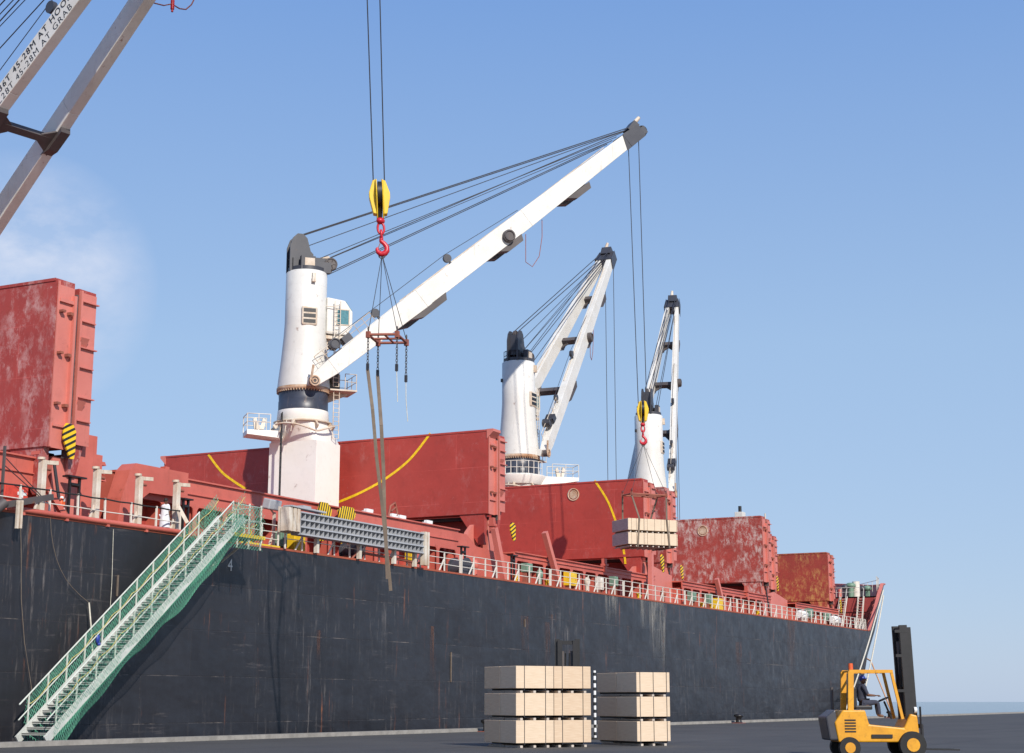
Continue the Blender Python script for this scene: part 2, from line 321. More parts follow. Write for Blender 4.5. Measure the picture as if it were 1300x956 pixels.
def hull_grid(X0, sgn, inset=0, zbot=-4, zfun=None, X1=999):
    vs=[]; xs=[x for x in XS if X0<=x<=X1]; nz=14
    for X in xs:
        zt=lin(TOP,X); zb=zbot if zfun is None else zfun(X)
        for k in range(nz+1):
            z=zb+(zt-zb)*k/nz; o=off(X,z)+inset
            o=min(o,HB-.02) if inset==0 else min(o,HB)
            vs.append((X,YC-sgn*(HB-o),z))
    fs=[]
    for i in range(len(xs)-1):
        for k in range(nz):
            a=i*(nz+1)+k; q=(a,a+nz+1,a+nz+2,a+1); fs.append(q if sgn*(1 if inset==0 else -1)>0 else q[::-1])
    return vs,fs,len(xs),nz
mb=MB()
for sgn in (1,-1):
    vs,fs,nx,nz=hull_grid(-35,sgn); mb.add(vs,fs,False)
mb.add([(-35,YS,-4),(-35,2*YC-YS,-4),(-35,2*YC-YS,DZ),(-35,YS,DZ)],[(0,3,2,1)])
hull=mb.build('hull',M['hull'],ship)
mb=MB(); mb.add([(-35,YS,DZ-.02),(174,YS,DZ-.02),(174,2*YC-YS,DZ-.02),(-35,2*YC-YS,DZ-.02)],[(0,1,2,3)]); mb.build('deck',M['deckred'],ship)
# deck edge trim: rusty rounded sheer strake
mb=MB(); mb.beam((-35,YS+.02,DZ+.03),(174,YS+.02,DZ+.03),.10,.10); mb.build('sheer_strake',M['orange_rust'],ship)
# forecastle
mb=MB()
fx=[179,183,186,190,194,198,202,205]
top=[(x,YC-(HB-off(x,12.8)-.05),12.8) for x in fx]+[(x,YC+(HB-off(x,12.8)-.05),12.8) for x in fx[::-1]]
mb.prism(top,(0,0,-.15)); mb.build('forecastle_deck',M['deckred'],ship)
mb=MB()
poly=[(179,YC-(HB-off(179,z)-.12),z) for z in (DZ,10,11.5,12.8)]; poly+= [(179,2*YC-p[1],p[2]) for p in poly[::-1]]
mb.prism(poly,(.15,0,0)); mb.beam((178.95,48.4,11.2),(178.95,78,11.2),.12,.12,side=(1,0,0)); fb=mb.build('forecastle_bulkhead',M['maroon'],ship)
mb=MB()
for sgn in (1,-1):
    vs,fs,nx,nz=hull_grid(174,sgn,.14,zfun=lambda X: max(DZ,min(12.7,lin(TOP,X)-.2)) if X<179 else 12.7); mb.add(vs,fs)
mb.build('bulwark',M['maroon'],ship)
mb=MB()
rim=[(X,YC-(HB-off(X,lin(TOP,X)))+.03,lin(TOP,X)) for X in (174,175.5,177,179,180.5,183,186,190,194,198,202,205,207.9)]
for a,b in zip(rim,rim[1:]): mb.beam(a,b,.34,.14,side=(0,1,0))
for a,b in zip(rim,rim[1:]):
    a2=(a[0],2*YC-a[1],a[2]); b2=(b[0],2*YC-b[1],b[2]); mb.beam(a2,b2,.34,.14,side=(0,1,0))
mb.build('bulwark_rim',M['pink'],ship)
for q,(x0,z0,x1,z1) in enumerate([(174.2,9.0,180.2,14.0)]):
    mb=MB()
    for k in range(6):
        mb=MB(); X=174.6+k; zt=lin(TOP,X); mb.beam((X,YC-(HB-off(X,zt))+.2,zt-.05),(X+.1,YC-(HB-off(X,max(DZ,zt-2)))+.7,max(DZ,zt-2.2)),.08,.3,side=(1,0,0)); mb.build('bulwark_stay',M['pink'],ship)
# forecastle ladders
def ladder(p,q,w,parent,mat,name='ladder',side=None,rails=True):
    p=V(p);q=V(q); d=(q-p); L=d.length; d.normalize(); s=V(side).normalized(); mb=MB()
    for g in (-1,1):
        mb.beam(p+s*g*w/2,q+s*g*w/2,.06,.16)
        if rails: mb.tube([p+s*g*w/2+V((0,0,.9)),q+s*g*w/2+V((0,0,.9))],.025,6)
    n=int(L/.3)
    for k in range(1,n): mb.beam(p+d*(k*L/n)-s*w/2,p+d*(k*L/n)+s*w/2,.2,.03)
    return mb.build(name,mat,parent)
ladder((176.3,50.9,DZ),(178.8,50.9,12.8),.7,ship,M['railwhite'],side=(0,1,0))
ladder((177.3,49.0,DZ),(178.9,49.0,12.8),.6,ship,M['railwhite'],side=(0,1,0))

# coamings: outer band carried on stays, dark bays between, wall behind
def coaming(x0,x1,zt,yo=49.8,zb=None,pitch=2.35,band=1.3,name='hatch_coaming',mat='coam'):
    root=thing('hatch_coaming',(x0,yo,DZ),'','coaming') if False else None
    mb=MB()
    mb.box((x0,yo,zt-band),(x1,yo+.10,zt)); mb.box((x0,yo+.1,zt-.12),(x1,2*YC-yo-.1,zt-.02)); mb.box((x0,2*YC-yo-.1,zt-band),(x1,2*YC-yo,zt))
    mb.beam((x0,yo-.06,zt-.04),(x1,yo-.06,zt-.04),.14,.07,side=(0,1,0)); mb.beam((x0,yo-.04,zt-band*.55),(x1,yo-.04,zt-band*.55),.09,.05,side=(0,1,0))
    # end walls
    mb.box((x0+.05,yo+1.0,DZ),(x0+.15,2*YC-yo-1,zt-.12)); mb.box((x1-.15,yo+1.0,DZ),(x1-.05,2*YC-yo-1,zt-.12))
    c=mb.build(name,M[mat],ship)
    for yy in (yo+1.0,2*YC-yo-1.12): mb=MB(); mb.box((x0+.15,yy,DZ),(x1-.15,yy+.12,zt-.12)); mb.build('coaming_wall',M['coamin'],c)
    n=max(1,round((x1-x0)/pitch)); zc=zt-band
    for k in range(n+1):
        X=x0+.15+(x1-x0-.3)*k/n; mb=MB()
        mb.box((X-.03,yo+.14,DZ),(X+.03,yo+1.0,zc)); mb.box((X-.14,yo,DZ),(X+.14,yo+.06,zc))
        for g in (-1,1):   # arched gussets under the band
            if (k==0 and g<0) or (k==n and g>0): continue
            pts=[(X+g*.14,yo+.005,zc)]+[(X+g*(.14+.24*(1-sin(a))),yo+.005,zc-.26*(1-cos(a))) for a in [i*pi/2/5 for i in range(6)]]
            mb.prism(pts,(0,.06,0))
        mb.build('coaming_stay',M[mat],c)
    return c
coaming(44.5,55.6,11.75)
coaming(58.6,89.6,12.05)
coaming(97.3,121.5,11.3,band=.58,pitch=2.15)
coaming(127.5,150.2,11.3,band=.58,pitch=2.15)
coaming(158,172.6,11.1,band=.55,pitch=2.1)
# raised cover-track ends and lower step where each coaming finishes near the crane houses
def block(pts, y0, y1, mat, name): mb=MB(); mb.prism([(x,y0,z) for x,z in pts],(0,y1-y0,0)); return mb.build(name,M[mat],ship)
block([(57.4,DZ),(59.2,DZ),(59.0,10.2),(59.15,10.7),(59.6,11.0),(62.4,11.05),(62.4,12.25),(58.6,12.25),(58.2,11.9),(57.7,10.6)],49.45,50.3,'coam','coaming_end_post')
block([(54.6,DZ),(56.3,DZ),(56.3,12.3),(55.9,12.3),(55.9,13.1),(55.3,13.1),(55.3,12.6),(54.6,12.6)],49.45,50.2,'coam','coaming_end_post')
for X,z in ((56.55,11.9),(56.5,11.5),(56.6,11.2)): block([(X-.25,z),(X+.2,z),(X+.1,z+.16),(X-.25,z+.16)],49.6,50,'coam','hinge_lug')
block([(92.2,DZ),(97.3,DZ),(97.3,11.3),(95.9,11.9),(95.0,13.0),(94.2,12.4),(93.3,11.2),(92.2,10.9)],51.6,51.9,'pink','side_girder')
block([(88.9,DZ),(97.3,DZ),(97.3,11.0),(92.5,11.25),(91.2,11.9),(89.6,11.9),(88.9,11.3)],50.1,50.25,'coam','side_girder')
block([(55.5,DZ),(58.7,DZ),(58.7,12.35),(55.5,12.2)],54.5,54.7,'orange_rust','cross_deck_wall')
block([(118,DZ),(127.5,DZ),(127.5,11.7),(122.5,12.35),(119.5,11.9),(118,11.0)],50.7,50.85,'pink','side_girder')
block([(150,DZ),(158,DZ),(158,11.3),(154,11.9),(150,11.3)],50.7,50.85,'pink','side_girder')
block([(172.4,DZ),(174.5,DZ),(174.5,10.4),(173.5,11.6),(172.4,11.6)],50.6,50.8,'pink','side_girder')
# slanting cover-track posts standing on the coaming line
for x0,z0,x1,z1,w in ((103.4,DZ,101.2,12.9,.36),(119.5,DZ,120.1,12.9,.4),(95.0,DZ,93.8,12.5,.42),(136.3,DZ,134.8,11.9,.32)):
    mb=MB(); mb.beam((x0,49.3,z0),(x1,49.5,z1),.34,w,side=(0,1,0)); mb.build('track_post',M['pink'],ship)
for x,z in ((52.6,12.4),(61.0,12.4),(111.7,11.9),(94.0,13.2),(143.2,11.8)):
    mb=MB(); mb.box((x-.15,49.6,z-1.0),(x+.15,49.9,z)); mb.box((x-.22,49.5,z-.55),(x+.22,49.95,z-.4)); mb.build('stopper_lug',M['coam'],ship)

# guard rails: white stanchions in sections
st_mb=MB(); st_mb.box((-.035,-.035,0),(.035,.035,1.12)); 
st_me=st_mb.build('stanchion',M['railwhite']).data; bpy.data.objects.remove(bpy.data.objects['stanchion'])
br_mb=MB(); br_mb.box((-.035,-.035,0),(.035,.035,1.12)); br_mb.beam((-.62,.0,0),(0,.0,.78),.06,.06,side=(0,1,0))
br_me=br_mb.build('stanchion',M['railwhite']).data; bpy.data.objects.remove(bpy.data.objects['stanchion'])
def rail(x0,x1,n,y=YS+.12,braced=True,mat='railwhite',z=DZ+.05,hs=(1.12,.78,.42)):
    mb=MB()
    for h in hs: mb.tube([(x0+(x1-x0)*i/n,y,z+h+random.uniform(-.012,.012)) for i in range(n+1)],.025,6)
    r=mb.build('guard_rail',M[mat],ship)
    for k in range(n+1):
        X=x0+(x1-x0)*k/n; o=bpy.data.objects.new('stanchion', br_me if (braced and k%2) else st_me); COL.objects.link(o)
        o.parent=r; o.location=V((X,y,z))-world_org(ship); o.rotation_euler=(random.uniform(-.02,.02),random.uniform(-.02,.02),0)
    return r
x=85.2
while x<173:
    x1=min(x+12,173.4); rail(x,x1-.15,8 if x1-x>11 else 6); x=x1
rail(47.3,59.0,7,braced=False,hs=(.55,)); rail(62.4,66.6,3,braced=False); rail(67.2,80.4,9,braced=True,hs=(1.0,.55)); rail(81.3,85.0,2); rail(20,46.5,18,braced=False)
mb=MB(); 
for k in range(14): mb.tube([(180+k*1.5,YC-(HB-off(180+k*1.5,14.2))+.6,12.8),(180+k*1.5,YC-(HB-off(180+k*1.5,14.2))+.6,15.0)],.03,5)
mb.tube([(180+k*1.5,YC-(HB-off(180+k*1.5,14.2))+.6,15.0) for k in range(14)],.03,5); mb.tube([(179,YC-14,13.8),(179,YC+14,13.8)],.03,5); mb.tube([(179,YC-14,13.3),(179,YC+14,13.3)],.03,5)
for k in range(15): mb.tube([(179,YC-14+2*k,12.8),(179,YC-14+2*k,13.8)],.025,5)
mb.build('forecastle_rail',M['railwhite'],ship)
# red pipe along the deck edge, rusty bar below the grating
mb=MB(); mb.tube([(48.2,YS-.05,DZ+.16),(53,YS-.05,DZ+.14),(59.1,YS-.05,DZ+.16)],.11,10)
for X in (49,51.5,54,56.5,58.8): mb.box((X-.08,YS-.1,DZ-.05),(X+.08,YS+.1,DZ+.1))
mb.build('edge_pipe',M['coam'],ship)
mb=MB(); mb.tube([(73.5,YS-.08,DZ+.42),(80.6,YS-.08,DZ+.3)],.07,8); mb.tube([(73.5,YS-.08,DZ+.42),(73.2,YS+.1,DZ)],.06,8); mb.tube([(77,YS-.08,DZ+.36),(77,YS+.1,DZ)],.05,8); mb.build('edge_pipe',M['framered'],ship)
# slanting red strut at the left
mb=MB(); mb.beam(tuple(atY(60,620,47.6)),tuple(atY(82,656,47.4)),.22,.22); mb.build('rail_strut',M['coam'],ship)
# doubler strips welded on the hull side (real thin plates)
mb=MB()
for px,y0,y1 in ((150,730,757),(573,828,866),(408/3.824+560,786,796),(0,0,0)):
    if px==0: continue
    a=atY(px,y0,YS-.03); b=atY(px,y1,YS-.03); mb=MB(); mb.box((a.x-.04,YS-.05,b.z),(a.x+.04,YS-.004,a.z)); mb.build('rust_bar',M['sling'],ship)
# run-off stains (thin sheets on the plating)
for px,w,y0,y1 in ((817,1.6,757,800),(832,3.0,758,840),(840,1.6,758,860),(776,2.5,752,790)):
    a=atY(px,y0,YS-.004); b=atY(px,y1,YS-.004); mb=MB(); mb.add([(a.x-w/2,YS-.004,b.z),(a.x+w/2,YS-.004,b.z),(a.x+w/2,YS-.004,DZ),(a.x-w/2,YS-.004,DZ)],[(0,1,2,3)]); mb.build('runoff_stain',M['streak'],ship)
for px,w,y0,y1 in ((1003,2.6,775,866),(666,1.2,782,830),(695,1.0,790,850),(937,1.4,815,866),(405,.5,800,840),(549,.7,795,866),(700,.7,780,800)):
    a=atY(px,y0,YS-.0055); b=atY(px,y1,YS-.0055); mb=MB(); mb.add([(a.x-w/2,YS-.0055,b.z),(a.x+w/2,YS-.0055,b.z),(a.x+w/2,YS-.0055,a.z),(a.x-w/2,YS-.0055,a.z)],[(0,1,2,3)]); mb.build('rust_stain',M['ruststreak'],ship)
# draught figure
def text_mesh(txt, size, origin, right, upv, mat, parent, name, depth=.01, spacing=1.0):
    cu=bpy.data.curves.new(name,'FONT'); cu.body=txt; cu.size=size; cu.extrude=depth; cu.space_character=spacing
    to=bpy.data.objects.new(name,cu); COL.objects.link(to); bpy.context.view_layer.update()
    me=bpy.data.meshes.new_from_object(to.evaluated_get(bpy.context.evaluated_depsgraph_get())); bpy.data.objects.remove(to)
    r=V(right).normalized(); u=V(upv).normalized(); n=r.cross(u); Mx=Matrix((r,u,n)).transposed().to_4x4(); Mx.translation=V(origin)-world_org(parent)
    me.transform(Mx); me.materials.clear(); me.materials.append(mat); o=bpy.data.objects.new(name,me); COL.objects.link(o); o.parent=parent; return o
text_mesh('4',.78,(62.45,YS-.012,7.55),(1,0,0),(0,0,1),M['railwhite'],ship,'draught_figure')
text_mesh('4',.5,(61.15,YS-.012,7.9),(1,0,0),(0,0,1),M['railwhite'],ship,'draught_figure')

# ------------------------------------------------------------------ hatch covers
def ring(mb,c,n,r,t,seg=24):
    n=V(n).normalized(); a=n.orthogonal().normalized(); b=n.cross(a); mb.tube([V(c)+(a*cos(2*pi*k/seg)+b*sin(2*pi*k/seg))*r for k in range(seg)],t,6,closed=True)
def hatch_cover(X, thick, yn, width, zb, zt, mat, label, arc=None, legs=True, disc=None, lip=True, chev=None, lead=0, track=True):
    root=thing('hatch_cover',(X+thick/2,yn+width/2,zb-1.5),label,'hatch cover','folded hatch covers standing open on the deck')
    g=.12*thick; t1=(thick-g)/2; yf=yn+width
    # lean: tops set slightly apart
    mb=MB(); mb.box((X,yn+.03,zb),(X+t1,yf-.03,zt)); mb.box((X-.03,yn+.1,zb+.02),(X-.002,yf-.1,zb+.22)); mb.box((X-.04,yn+.1,zt-.1),(X-.002,yf-.1,zt+.03))
    if legs:
        for sg in (0,1):
            ys=[yn+.3,yn+2.2,yn+.75,yn+.35]; zs=[zb+.001,zb+.001,zb-2.0,zb-2.0]
            if sg: ys=[yf-(y-yn) for y in ys]
            mb.prism([(X+.05,y,z) for y,z in zip(ys,zs)],(.35,0,0))
    p1=mb.build('cover_panel',M[mat],root)
    mb=MB(); mb.box((X+t1+g,yn+.05,zb+.55),(X+thick,yf-.05,zt-.15)); p2=mb.build('cover_panel',M[mat],root)
    # near and far edge plates with frames and lugs
    for sg in (0,1):
        ye=(yn,yn+.027) if not sg else (yf-.027,yf); yo=yn if not sg else yf; s=-1 if not sg else 1
        mb=MB(); mb.box((X+.06,min(ye),zb-.02),(X+t1-.02,max(ye),zt-.25))
        if lip: mb.prism([(X-.05,yo-s*.1,zt-.6),(X-.05,yo+s*.38,zt-.12),(X-.05,yo+s*.38,zt+.05),(X-.05,yo-s*.1,zt+.05)],(t1+.02,0,0))
        # raised frame around the recess
        mb.box((X+.02,yo+ (0 if sg else -.06),zb),(X+.12,yo+(.06 if sg else 0),zt-.1)); mb.box((X+t1-.14,yo+(0 if sg else -.16),zb),(X+t1,yo+(.16 if sg else 0),zt-.6))
        mb.box((X+.12,yo+(0 if sg else -.12),zt-1.0),(X+t1-.14,yo+(.12 if sg else 0),zt-.85)); mb.box((X+.12,yo+(0 if sg else -.1),zb+.9),(X+t1-.14,yo+(.1 if sg else 0),zb+1.0))
        e1=mb.build('edge_plate',M['pink'],p1)
        mb=MB(); mb.box((X+t1+g+.002,min(ye),zb+.3),(X+thick-.002,max(ye),zt-.3))
        for k,zz in enumerate((.18,.32,.5,.62,.78,.9)):
            z=zb+(zt-zb)*zz; mb.box((X+t1+g+.1,yo+(0 if sg else -.14),z),(X+thick+(.06 if k%2 else -.1),yo+(.14 if sg else 0),z+.05))
        for zz in (.3,.68): 
            z=zb+(zt-zb)*zz; mb.prism([(X+t1+g+.05,yo,z),(X+t1+g+.05,yo+s*.22,z),(X+t1+g+.05,yo,z-.4)],(.5,0,0))
        mb.box((X+t1+g-.0,yo+(0 if sg else -.12),zb-.3),(X+t1+g+.12,yo+(.12 if sg else 0),zt-.25))
        mb.build('edge_plate',M['pink'],p2)
        mb=MB(); mb.box((X+t1+.05,yo+(-.3 if sg else -.10),zb-.35),(X+t1+.12,yo+(.10 if sg else .3),zt-.5)); mb.build('sealing_strip',M['brace'],p2)
        mb=MB()
        for zz,c in ((.25,0),(.8,0),(.55,0)):
            z=zb+(zt-zb)*zz; mb.box((X+.15,yo+(.0 if sg else -.24),z),(X+.36,yo+(.24 if sg else 0),z+.1)); mb.box((X+t1*.6,yo+(.0 if sg else -.22),z-.05),(X+t1*.6+.2,yo+(.22 if sg else 0),z+.08))
        mb.build('cleat',M['framered'],p1)
    mb=MB(); mb.box((X+t1-.05,yn+1.2,zb-.25),(X+t1+g+.3,yf-1.2,zb-.02)); mb.build('rubber_seal',M['black'],root)
    if arc:
        mb=MB(); 
        for a,b in zip(arc,arc[1:]):
            a=V(a);b=V(b); a.x=b.x=X-.012; mb.beam(a,b,.016,.17,side=(1,0,0))
        mb.build('keep_clear_line',M['yline'],p1)
    if disc:
        mb=MB(); 
        for r,t in ((.47,.06),(.32,.04)): ring(mb,disc,(1,0,0),r,t)
        mb.cyl((X-.05,disc[1],disc[2]),(X-.003,disc[1],disc[2]),.28,20); mb.build('manhole_rim',M['rustring'],p1)
    if chev:
        (cy,cz,w,h)=chev; mb=MB(); cx=X+thick*.35+lead
        pts=[(-.5*w,.35*h),(-.3*w,.5*h),(.25*w,.48*h),(.5*w,.3*h),(.5*w,-.3*h),(.42*w,-.5*h),(.1*w,-.5*h),(-.35*w,-.1*h),(-.5*w,.05*h)]
        mb.prism([(cx+a,cy,cz+b) for a,b in pts],(0,.08,0)); mb.build('hazard_plate',M['chev'],root)
    # support arm and hydraulic ram down to the deck
    for yy in (yn+.2,yf-.5): mb=MB(); mb.prism([(X+thick*.55,yy,zb+.6),(X+thick*.98,yy,zb+.6),(X+thick*.8,yy,zb-1.0),(X+thick*.62,yy,zb-1.0)],(0,.3,0)); mb.build('hinge_arm',M[mat],root)
    mb=MB(); mb.tube([(X+.3,yn-.1,zb-.6),(X+.75,yn-.15,zb-2.4)],.07,8); mb.build('ram_rod',M['wire'],root)
    mb=MB(); mb.tube([(X+.75,yn-.15,zb-2.4),(X+1.4,yn-.2,DZ+.1)],.14,10); mb.build('ram_cylinder',M['framered'],root)
    for yy in (yn+.4,yf-1.0): mb=MB(); mb.box((X+thick*.3,yy,DZ),(X+thick*.9,yy+.6,zb-.3)); mb.build('cover_rest',M['pink'],root)
    mb=MB(); mb.box((X+thick+.12,yn+1.3,DZ),(X+thick+.24,yf-1.3,zb+.1)); mb.build('cross_deck_wall',M['maroon'],ship)
    return root
def curve_pts(pix,X,n=5):
    P=[atX(a,b,X) for a,b in pix]; out=[]
    for i in range(len(P)-1):
        p0=P[max(i-1,0)];p1=P[i];p2=P[i+1];p3=P[min(i+2,len(P)-1)]
        for k in range(n):
            t=k/n; out.append(.5*((2*p1)+(p2-p0)*t+(2*p0-5*p1+4*p2-p3)*t*t+(3*p1-p0-3*p2+p3)*t**3))
    out.append(P[-1]); return out
hatch_cover(52.35,2.5,49.0,26,12.15,19.5,'cover_scuffed','tall red folded hatch cover with white scuffing at the far left of the ship',lip=False,chev=(48.75,12.5,.75,1.5),lead=.15)
arcr=curve_pts([(546,550),(520,583),(490,607),(460,624),(430,637),(410,643)],94.8); arcl=curve_pts([(264,577),(280,598),(295,610),(312,621)],94.8)
c2=hatch_cover(94.85,2.4,50.5,26.9,13.6,19.15,'cover','wide red hatch cover marked with yellow curves just behind the nearest crane pedestal',arc=arcr,chev=(49.9,12.6,.7,1.2),lead=1.6)
mb=MB()
for a,b in zip(arcl,arcl[1:]): mb.beam((94.838,a.y,a.z),(94.838,b.y,b.z),.016,.17,side=(1,0,0))
mb.build('keep_clear_line',M['yline'],[k for k in kids(c2) if k.name.startswith('cover_panel')][0])
arc3=curve_pts([(755,610),(772,637),(785,672),(792,700),(794,716)],119.95)
hatch_cover(119.95,2.5,50.0,26.9,12.7,18.85,'cover','red hatch cover with round manhole ring and yellow curve before the second crane',arc=arc3,disc=(119.93,*tuple(atX(728,628,119.95))[1:]),chev=(49.4,12.3,.6,1.4),lead=1.5,lip=False)
hatch_cover(128.3,2.4,51.5,24.5,12.9,19.2,'cover_scuffed','narrow visible end of a red folded hatch cover behind the hanging plywood load',lip=False,chev=(51.0,12.2,.5,1.2),lead=1.5)
hatch_cover(147.4,2.4,49.5,26.9,12.45,18.55,'cover_worn','badly worn red hatch cover with pale scrapes right of the hanging plywood load',disc=(147.38,*tuple(atX(892,674,147.4))[1:]),lip=False,chev=(49.0,12.4,.4,1.4),lead=1.8)
hatch_cover(156.8,2.5,52.0,24.5,12.4,17.9,'cover_scuffed','short red hatch cover end squeezed between the worn cover and the ochre patched cover',lip=False)
hatch_cover(170.0,2.3,50.0,19,11.9,16.95,'cover_patch','red hatch cover with ochre patches nearest the bow',lip=False,chev=(49.5,11.4,.4,1.4),lead=1.8)
# striped guards seen above the grating
for px,py,w,h,lab in ((413,654,1.25,1.35,'black and yellow striped guard plate left of its twin above the grey grating'),(441,656,1.75,1.1,'black and yellow striped fan shaped guard right of its twin above the grey grating')):
    p=atY(px,py,49.3); mb=MB(); g=1 if w<1.4 else -1
    pts=[(-.5*w*g,.15*h),(-.35*w*g,.5*h),(.2*w*g,.5*h),(.5*w*g,.25*h),(.35*w*g,-.5*h),(-.1*w*g,-.55*h)]
    if g<0: pts=pts[::-1]
    mb.prism([(p.x+a,49.3,p.z+b) for a,b in pts],(0,.1,0)); mb.box((p.x-.12,49.4,10),(p.x+.12,49.6,p.z)); tag(mb.build('guard_plate',M['chev2'],loc=p),lab,'guard plate','striped guard plates')

# ------------------------------------------------------------------ cranes
def lerp(a,b,t): return V(a)*(1-t)+V(b)*t
def crane(cx,cy,tip,label,S=2.1,st=.45,zf=22.6,platdir=None,platlen=2.6,writing=False,jibw=.75,jh_=1.0,gus=1.0,fo=.1,bt=(.3,.55,.77),cab=True,zoff=0,rest=False):
    root=thing('deck_crane',(cx,cy,DZ),label,'crane','white deck cranes along the ship')
    tip=V(tip); az=atan2(tip.y-cy,tip.x-cx); A=V((cos(az),sin(az),0)); Sd=V((-sin(az),cos(az),0)); C=V((cx,cy,0)); Z=V((0,0,1))
    def pt(a,s,z): return C+A*a+Sd*s+Z*z
    # pedestal: square with chamfer to a round neck
    mb=MB(); x0,x1,y0,y1=cx-1.05,cx+1.85,cy-1.85,cy+1.95
    mb.box((x0,y0,DZ),(x1,y1,18.7+zoff)); 
    n=72; lo=[]; hi=[]; c=V(((x0+x1)/2,(y0+y1)/2,0))
    for k in range(n):
        a=2*pi*k/n; dx,dy=cos(a),sin(a); t=min((x1-x0)/2/max(abs(dx),1e-6),(y1-y0)/2/max(abs(dy),1e-6)); lo.append(c+V((dx*t,dy*t,18.7+zoff))); hi.append(C+V((1.75*cos(a),1.75*sin(a),20.1+zoff)))
    mb.add(lo+hi,[(k,(k+1)%n,n+(k+1)%n,n+k) for k in range(n)],True)
    mb.lathe(C,[(1.75,20.1+zoff),(1.78,20.12+zoff),(1.72,20.85+zoff)],32); ped=mb.build('pedestal',M['pedwhite'],root)
    mb=MB(); mb.lathe(C,[(1.95,20.0+zoff),(2.0,20.08+zoff),(1.8,20.14+zoff)],32)
    for k in range(8):
        a=2*pi*k/8+.3; d=V((cos(a),sin(a),0)); mb.beam(C+d*1.75+Z*(20+zoff),C+d*2.15+Z*(19.6+zoff),.12,.3); 
    for k in range(3):
        a=pi*.95+k*.2; d=V((cos(a),sin(a),0)); mb.tube([C+d*2.0+Z*(20.05+zoff),C+d*2.2+Z*(19.2+zoff)],.035,5)
    mb.tube([C+V((cos(a),sin(a),0))*(2.2+.1*sin(3*a))+Z*(19.25+.55*abs(sin(a*1.5))+zoff) for a in [pi*.9+i*.12 for i in range(19)]],.07,6); mb.build('cable_tray',M['rusty_white'],ped)
    mb=MB(); mb.lathe(C,[(1.69,20.85+zoff),(1.69,21.5+zoff),(1.66,21.52+zoff),(1.70,22.2+zoff)],40); mb.build('slewing_ring',M['ring'],root)
    mb=MB(); mb.lathe(C,[(1.78,22.2+zoff),(1.84,22.24+zoff),(1.84,22.42+zoff),(1.78,22.46+zoff)],40)
    for k in range(56):
        a=2*pi*k/56; d=V((cos(a),sin(a),0)); mb.obox(C+d*1.78+Z*(22.16+zoff),d*.05,d.cross(Z)*.035,Z*.06)
    mb.build('ring_gear',M['rustring'],root)
    # column
    mb=MB(); mb.lathe(C,[(1.80,22.46+zoff),(1.76,22.9+zoff),(1.60,24.4+zoff),(1.47,26.0+zoff),(1.42,27.0+zoff),(1.42,30.55+zoff),(1.34,30.62+zoff)],48)
    col=mb.build('column',M['white'],root)
    mb=MB()
    for g in (-1,1):   # jib foot brackets
        mb=MB(); mb.beam(pt(fo*.3,g*1.3,22.85+zoff),pt(fo,g*(S-.15),22.62+zoff),.6,.55); mb.build('jib_bracket',M['white'],root)
    # louvre
    def facing(rel,z,r): a=az+radians(rel); d=V((cos(a),sin(a),0)); return C+d*r+Z*z, d, V((-sin(a),cos(a),0))
    c0,d,s=facing(-94,27.3+zoff,1.38); mb=MB(); mb.obox(c0,d*.12,s*.55,Z*.66); lv=mb.build('louvre',M['rusty_white'],col,bevel=.12)
    mb=MB()
    for k in (-1,0,1): mb.obox(c0+d*.125+Z*(k*.38),d*.01,s*.42,Z*.13)
    mb.build('louvre_slot',M['black'],lv)
    c0,d,s=facing(-86,30.1+zoff,1.5); mb=MB(); mb.obox(c0,d*.15,s*.12,Z*.2); mb.obox(c0-Z*.3+d*.05,d*.12,s*.14,Z*.12); mb.build('floodlight',M['rusty_white'],col)
    c0,d,s=facing(128,29.0+zoff,1.45); mb=MB(); mb.obox(c0,d*.12,s*.1,Z*.14); mb.build('floodlight',M['black'],col)
    # head
    mb=MB(); mb.lathe(C,[(1.30,30.62+zoff),(1.30,30.9+zoff)],32)
    for g in (-.45,.45):
        pr=[(-1.35,30.6),(-1.35,32.4),(-1.15,33.0),(-.85,33.3),(-.45,33.3),(-.15,33.0),(.1,32.1),(.3,31.9),(.3,30.6)]
        mb.prism([pt(a,g-.07,z+zoff) for a,z in pr],Sd*.14)
    mb.obox(pt(-.75,0,32.0+zoff),A*.35,Sd*.4,Z*.9)
    mb.obox(pt(.45,0,31.25+zoff),A*.95,Sd*.75,Z*.1); mb.obox(pt(.5,-.8,30.95+zoff),A*1.0,Sd*.05,Z*.38); mb.obox(pt(.5,.8,30.95+zoff),A*1.0,Sd*.05,Z*.38)
    mb.obox(pt(-.2,-.95,31.1+zoff),A*.5,Sd*.2,Z*.5); mb.obox(pt(.9,0,31.55+zoff),A*.35,Sd*.25,Z*.22)
    head=mb.build('sheave_housing',M['darkgrey'],root)
    for (a,s_,z,r) in ((1.55,-.55,31.3,.46),(1.55,.55,31.3,.46),(-.65,0,33.0,.34)):
        c0=pt(a,s_,z+zoff); mb=MB(); mb.cyl(c0-Sd*.1,c0+Sd*.1,r,20); ring(mb,c0-Sd*.11,Sd,r*.85,.05); ring(mb,c0+Sd*.11,Sd,r*.85,.05); mb.cyl(c0-Sd*.16,c0+Sd*.16,r*.25,10)
        for k in range(5): dd=A*cos(k*1.257)+Z*sin(k*1.257); mb.beam(c0+dd*r*.2-Sd*.11,c0+dd*r*.85-Sd*.11,.05,.05)
        mb.build('sheave',M['brace'],head)
    mb=MB(); mb.obox(pt(-.1,-1.16,31.15+zoff),A*.35,Sd*.02,Z*.3); mb.build('hatch_door',M['rusty_white'],head); mb=MB(); mb.tube([pt(1.0,.1,31.8+zoff),pt(1.6,.1,31.95+zoff)],.12,8); mb.build('lamp',M['rusty_white'],head)
    # rail on the head
    mb=MB()
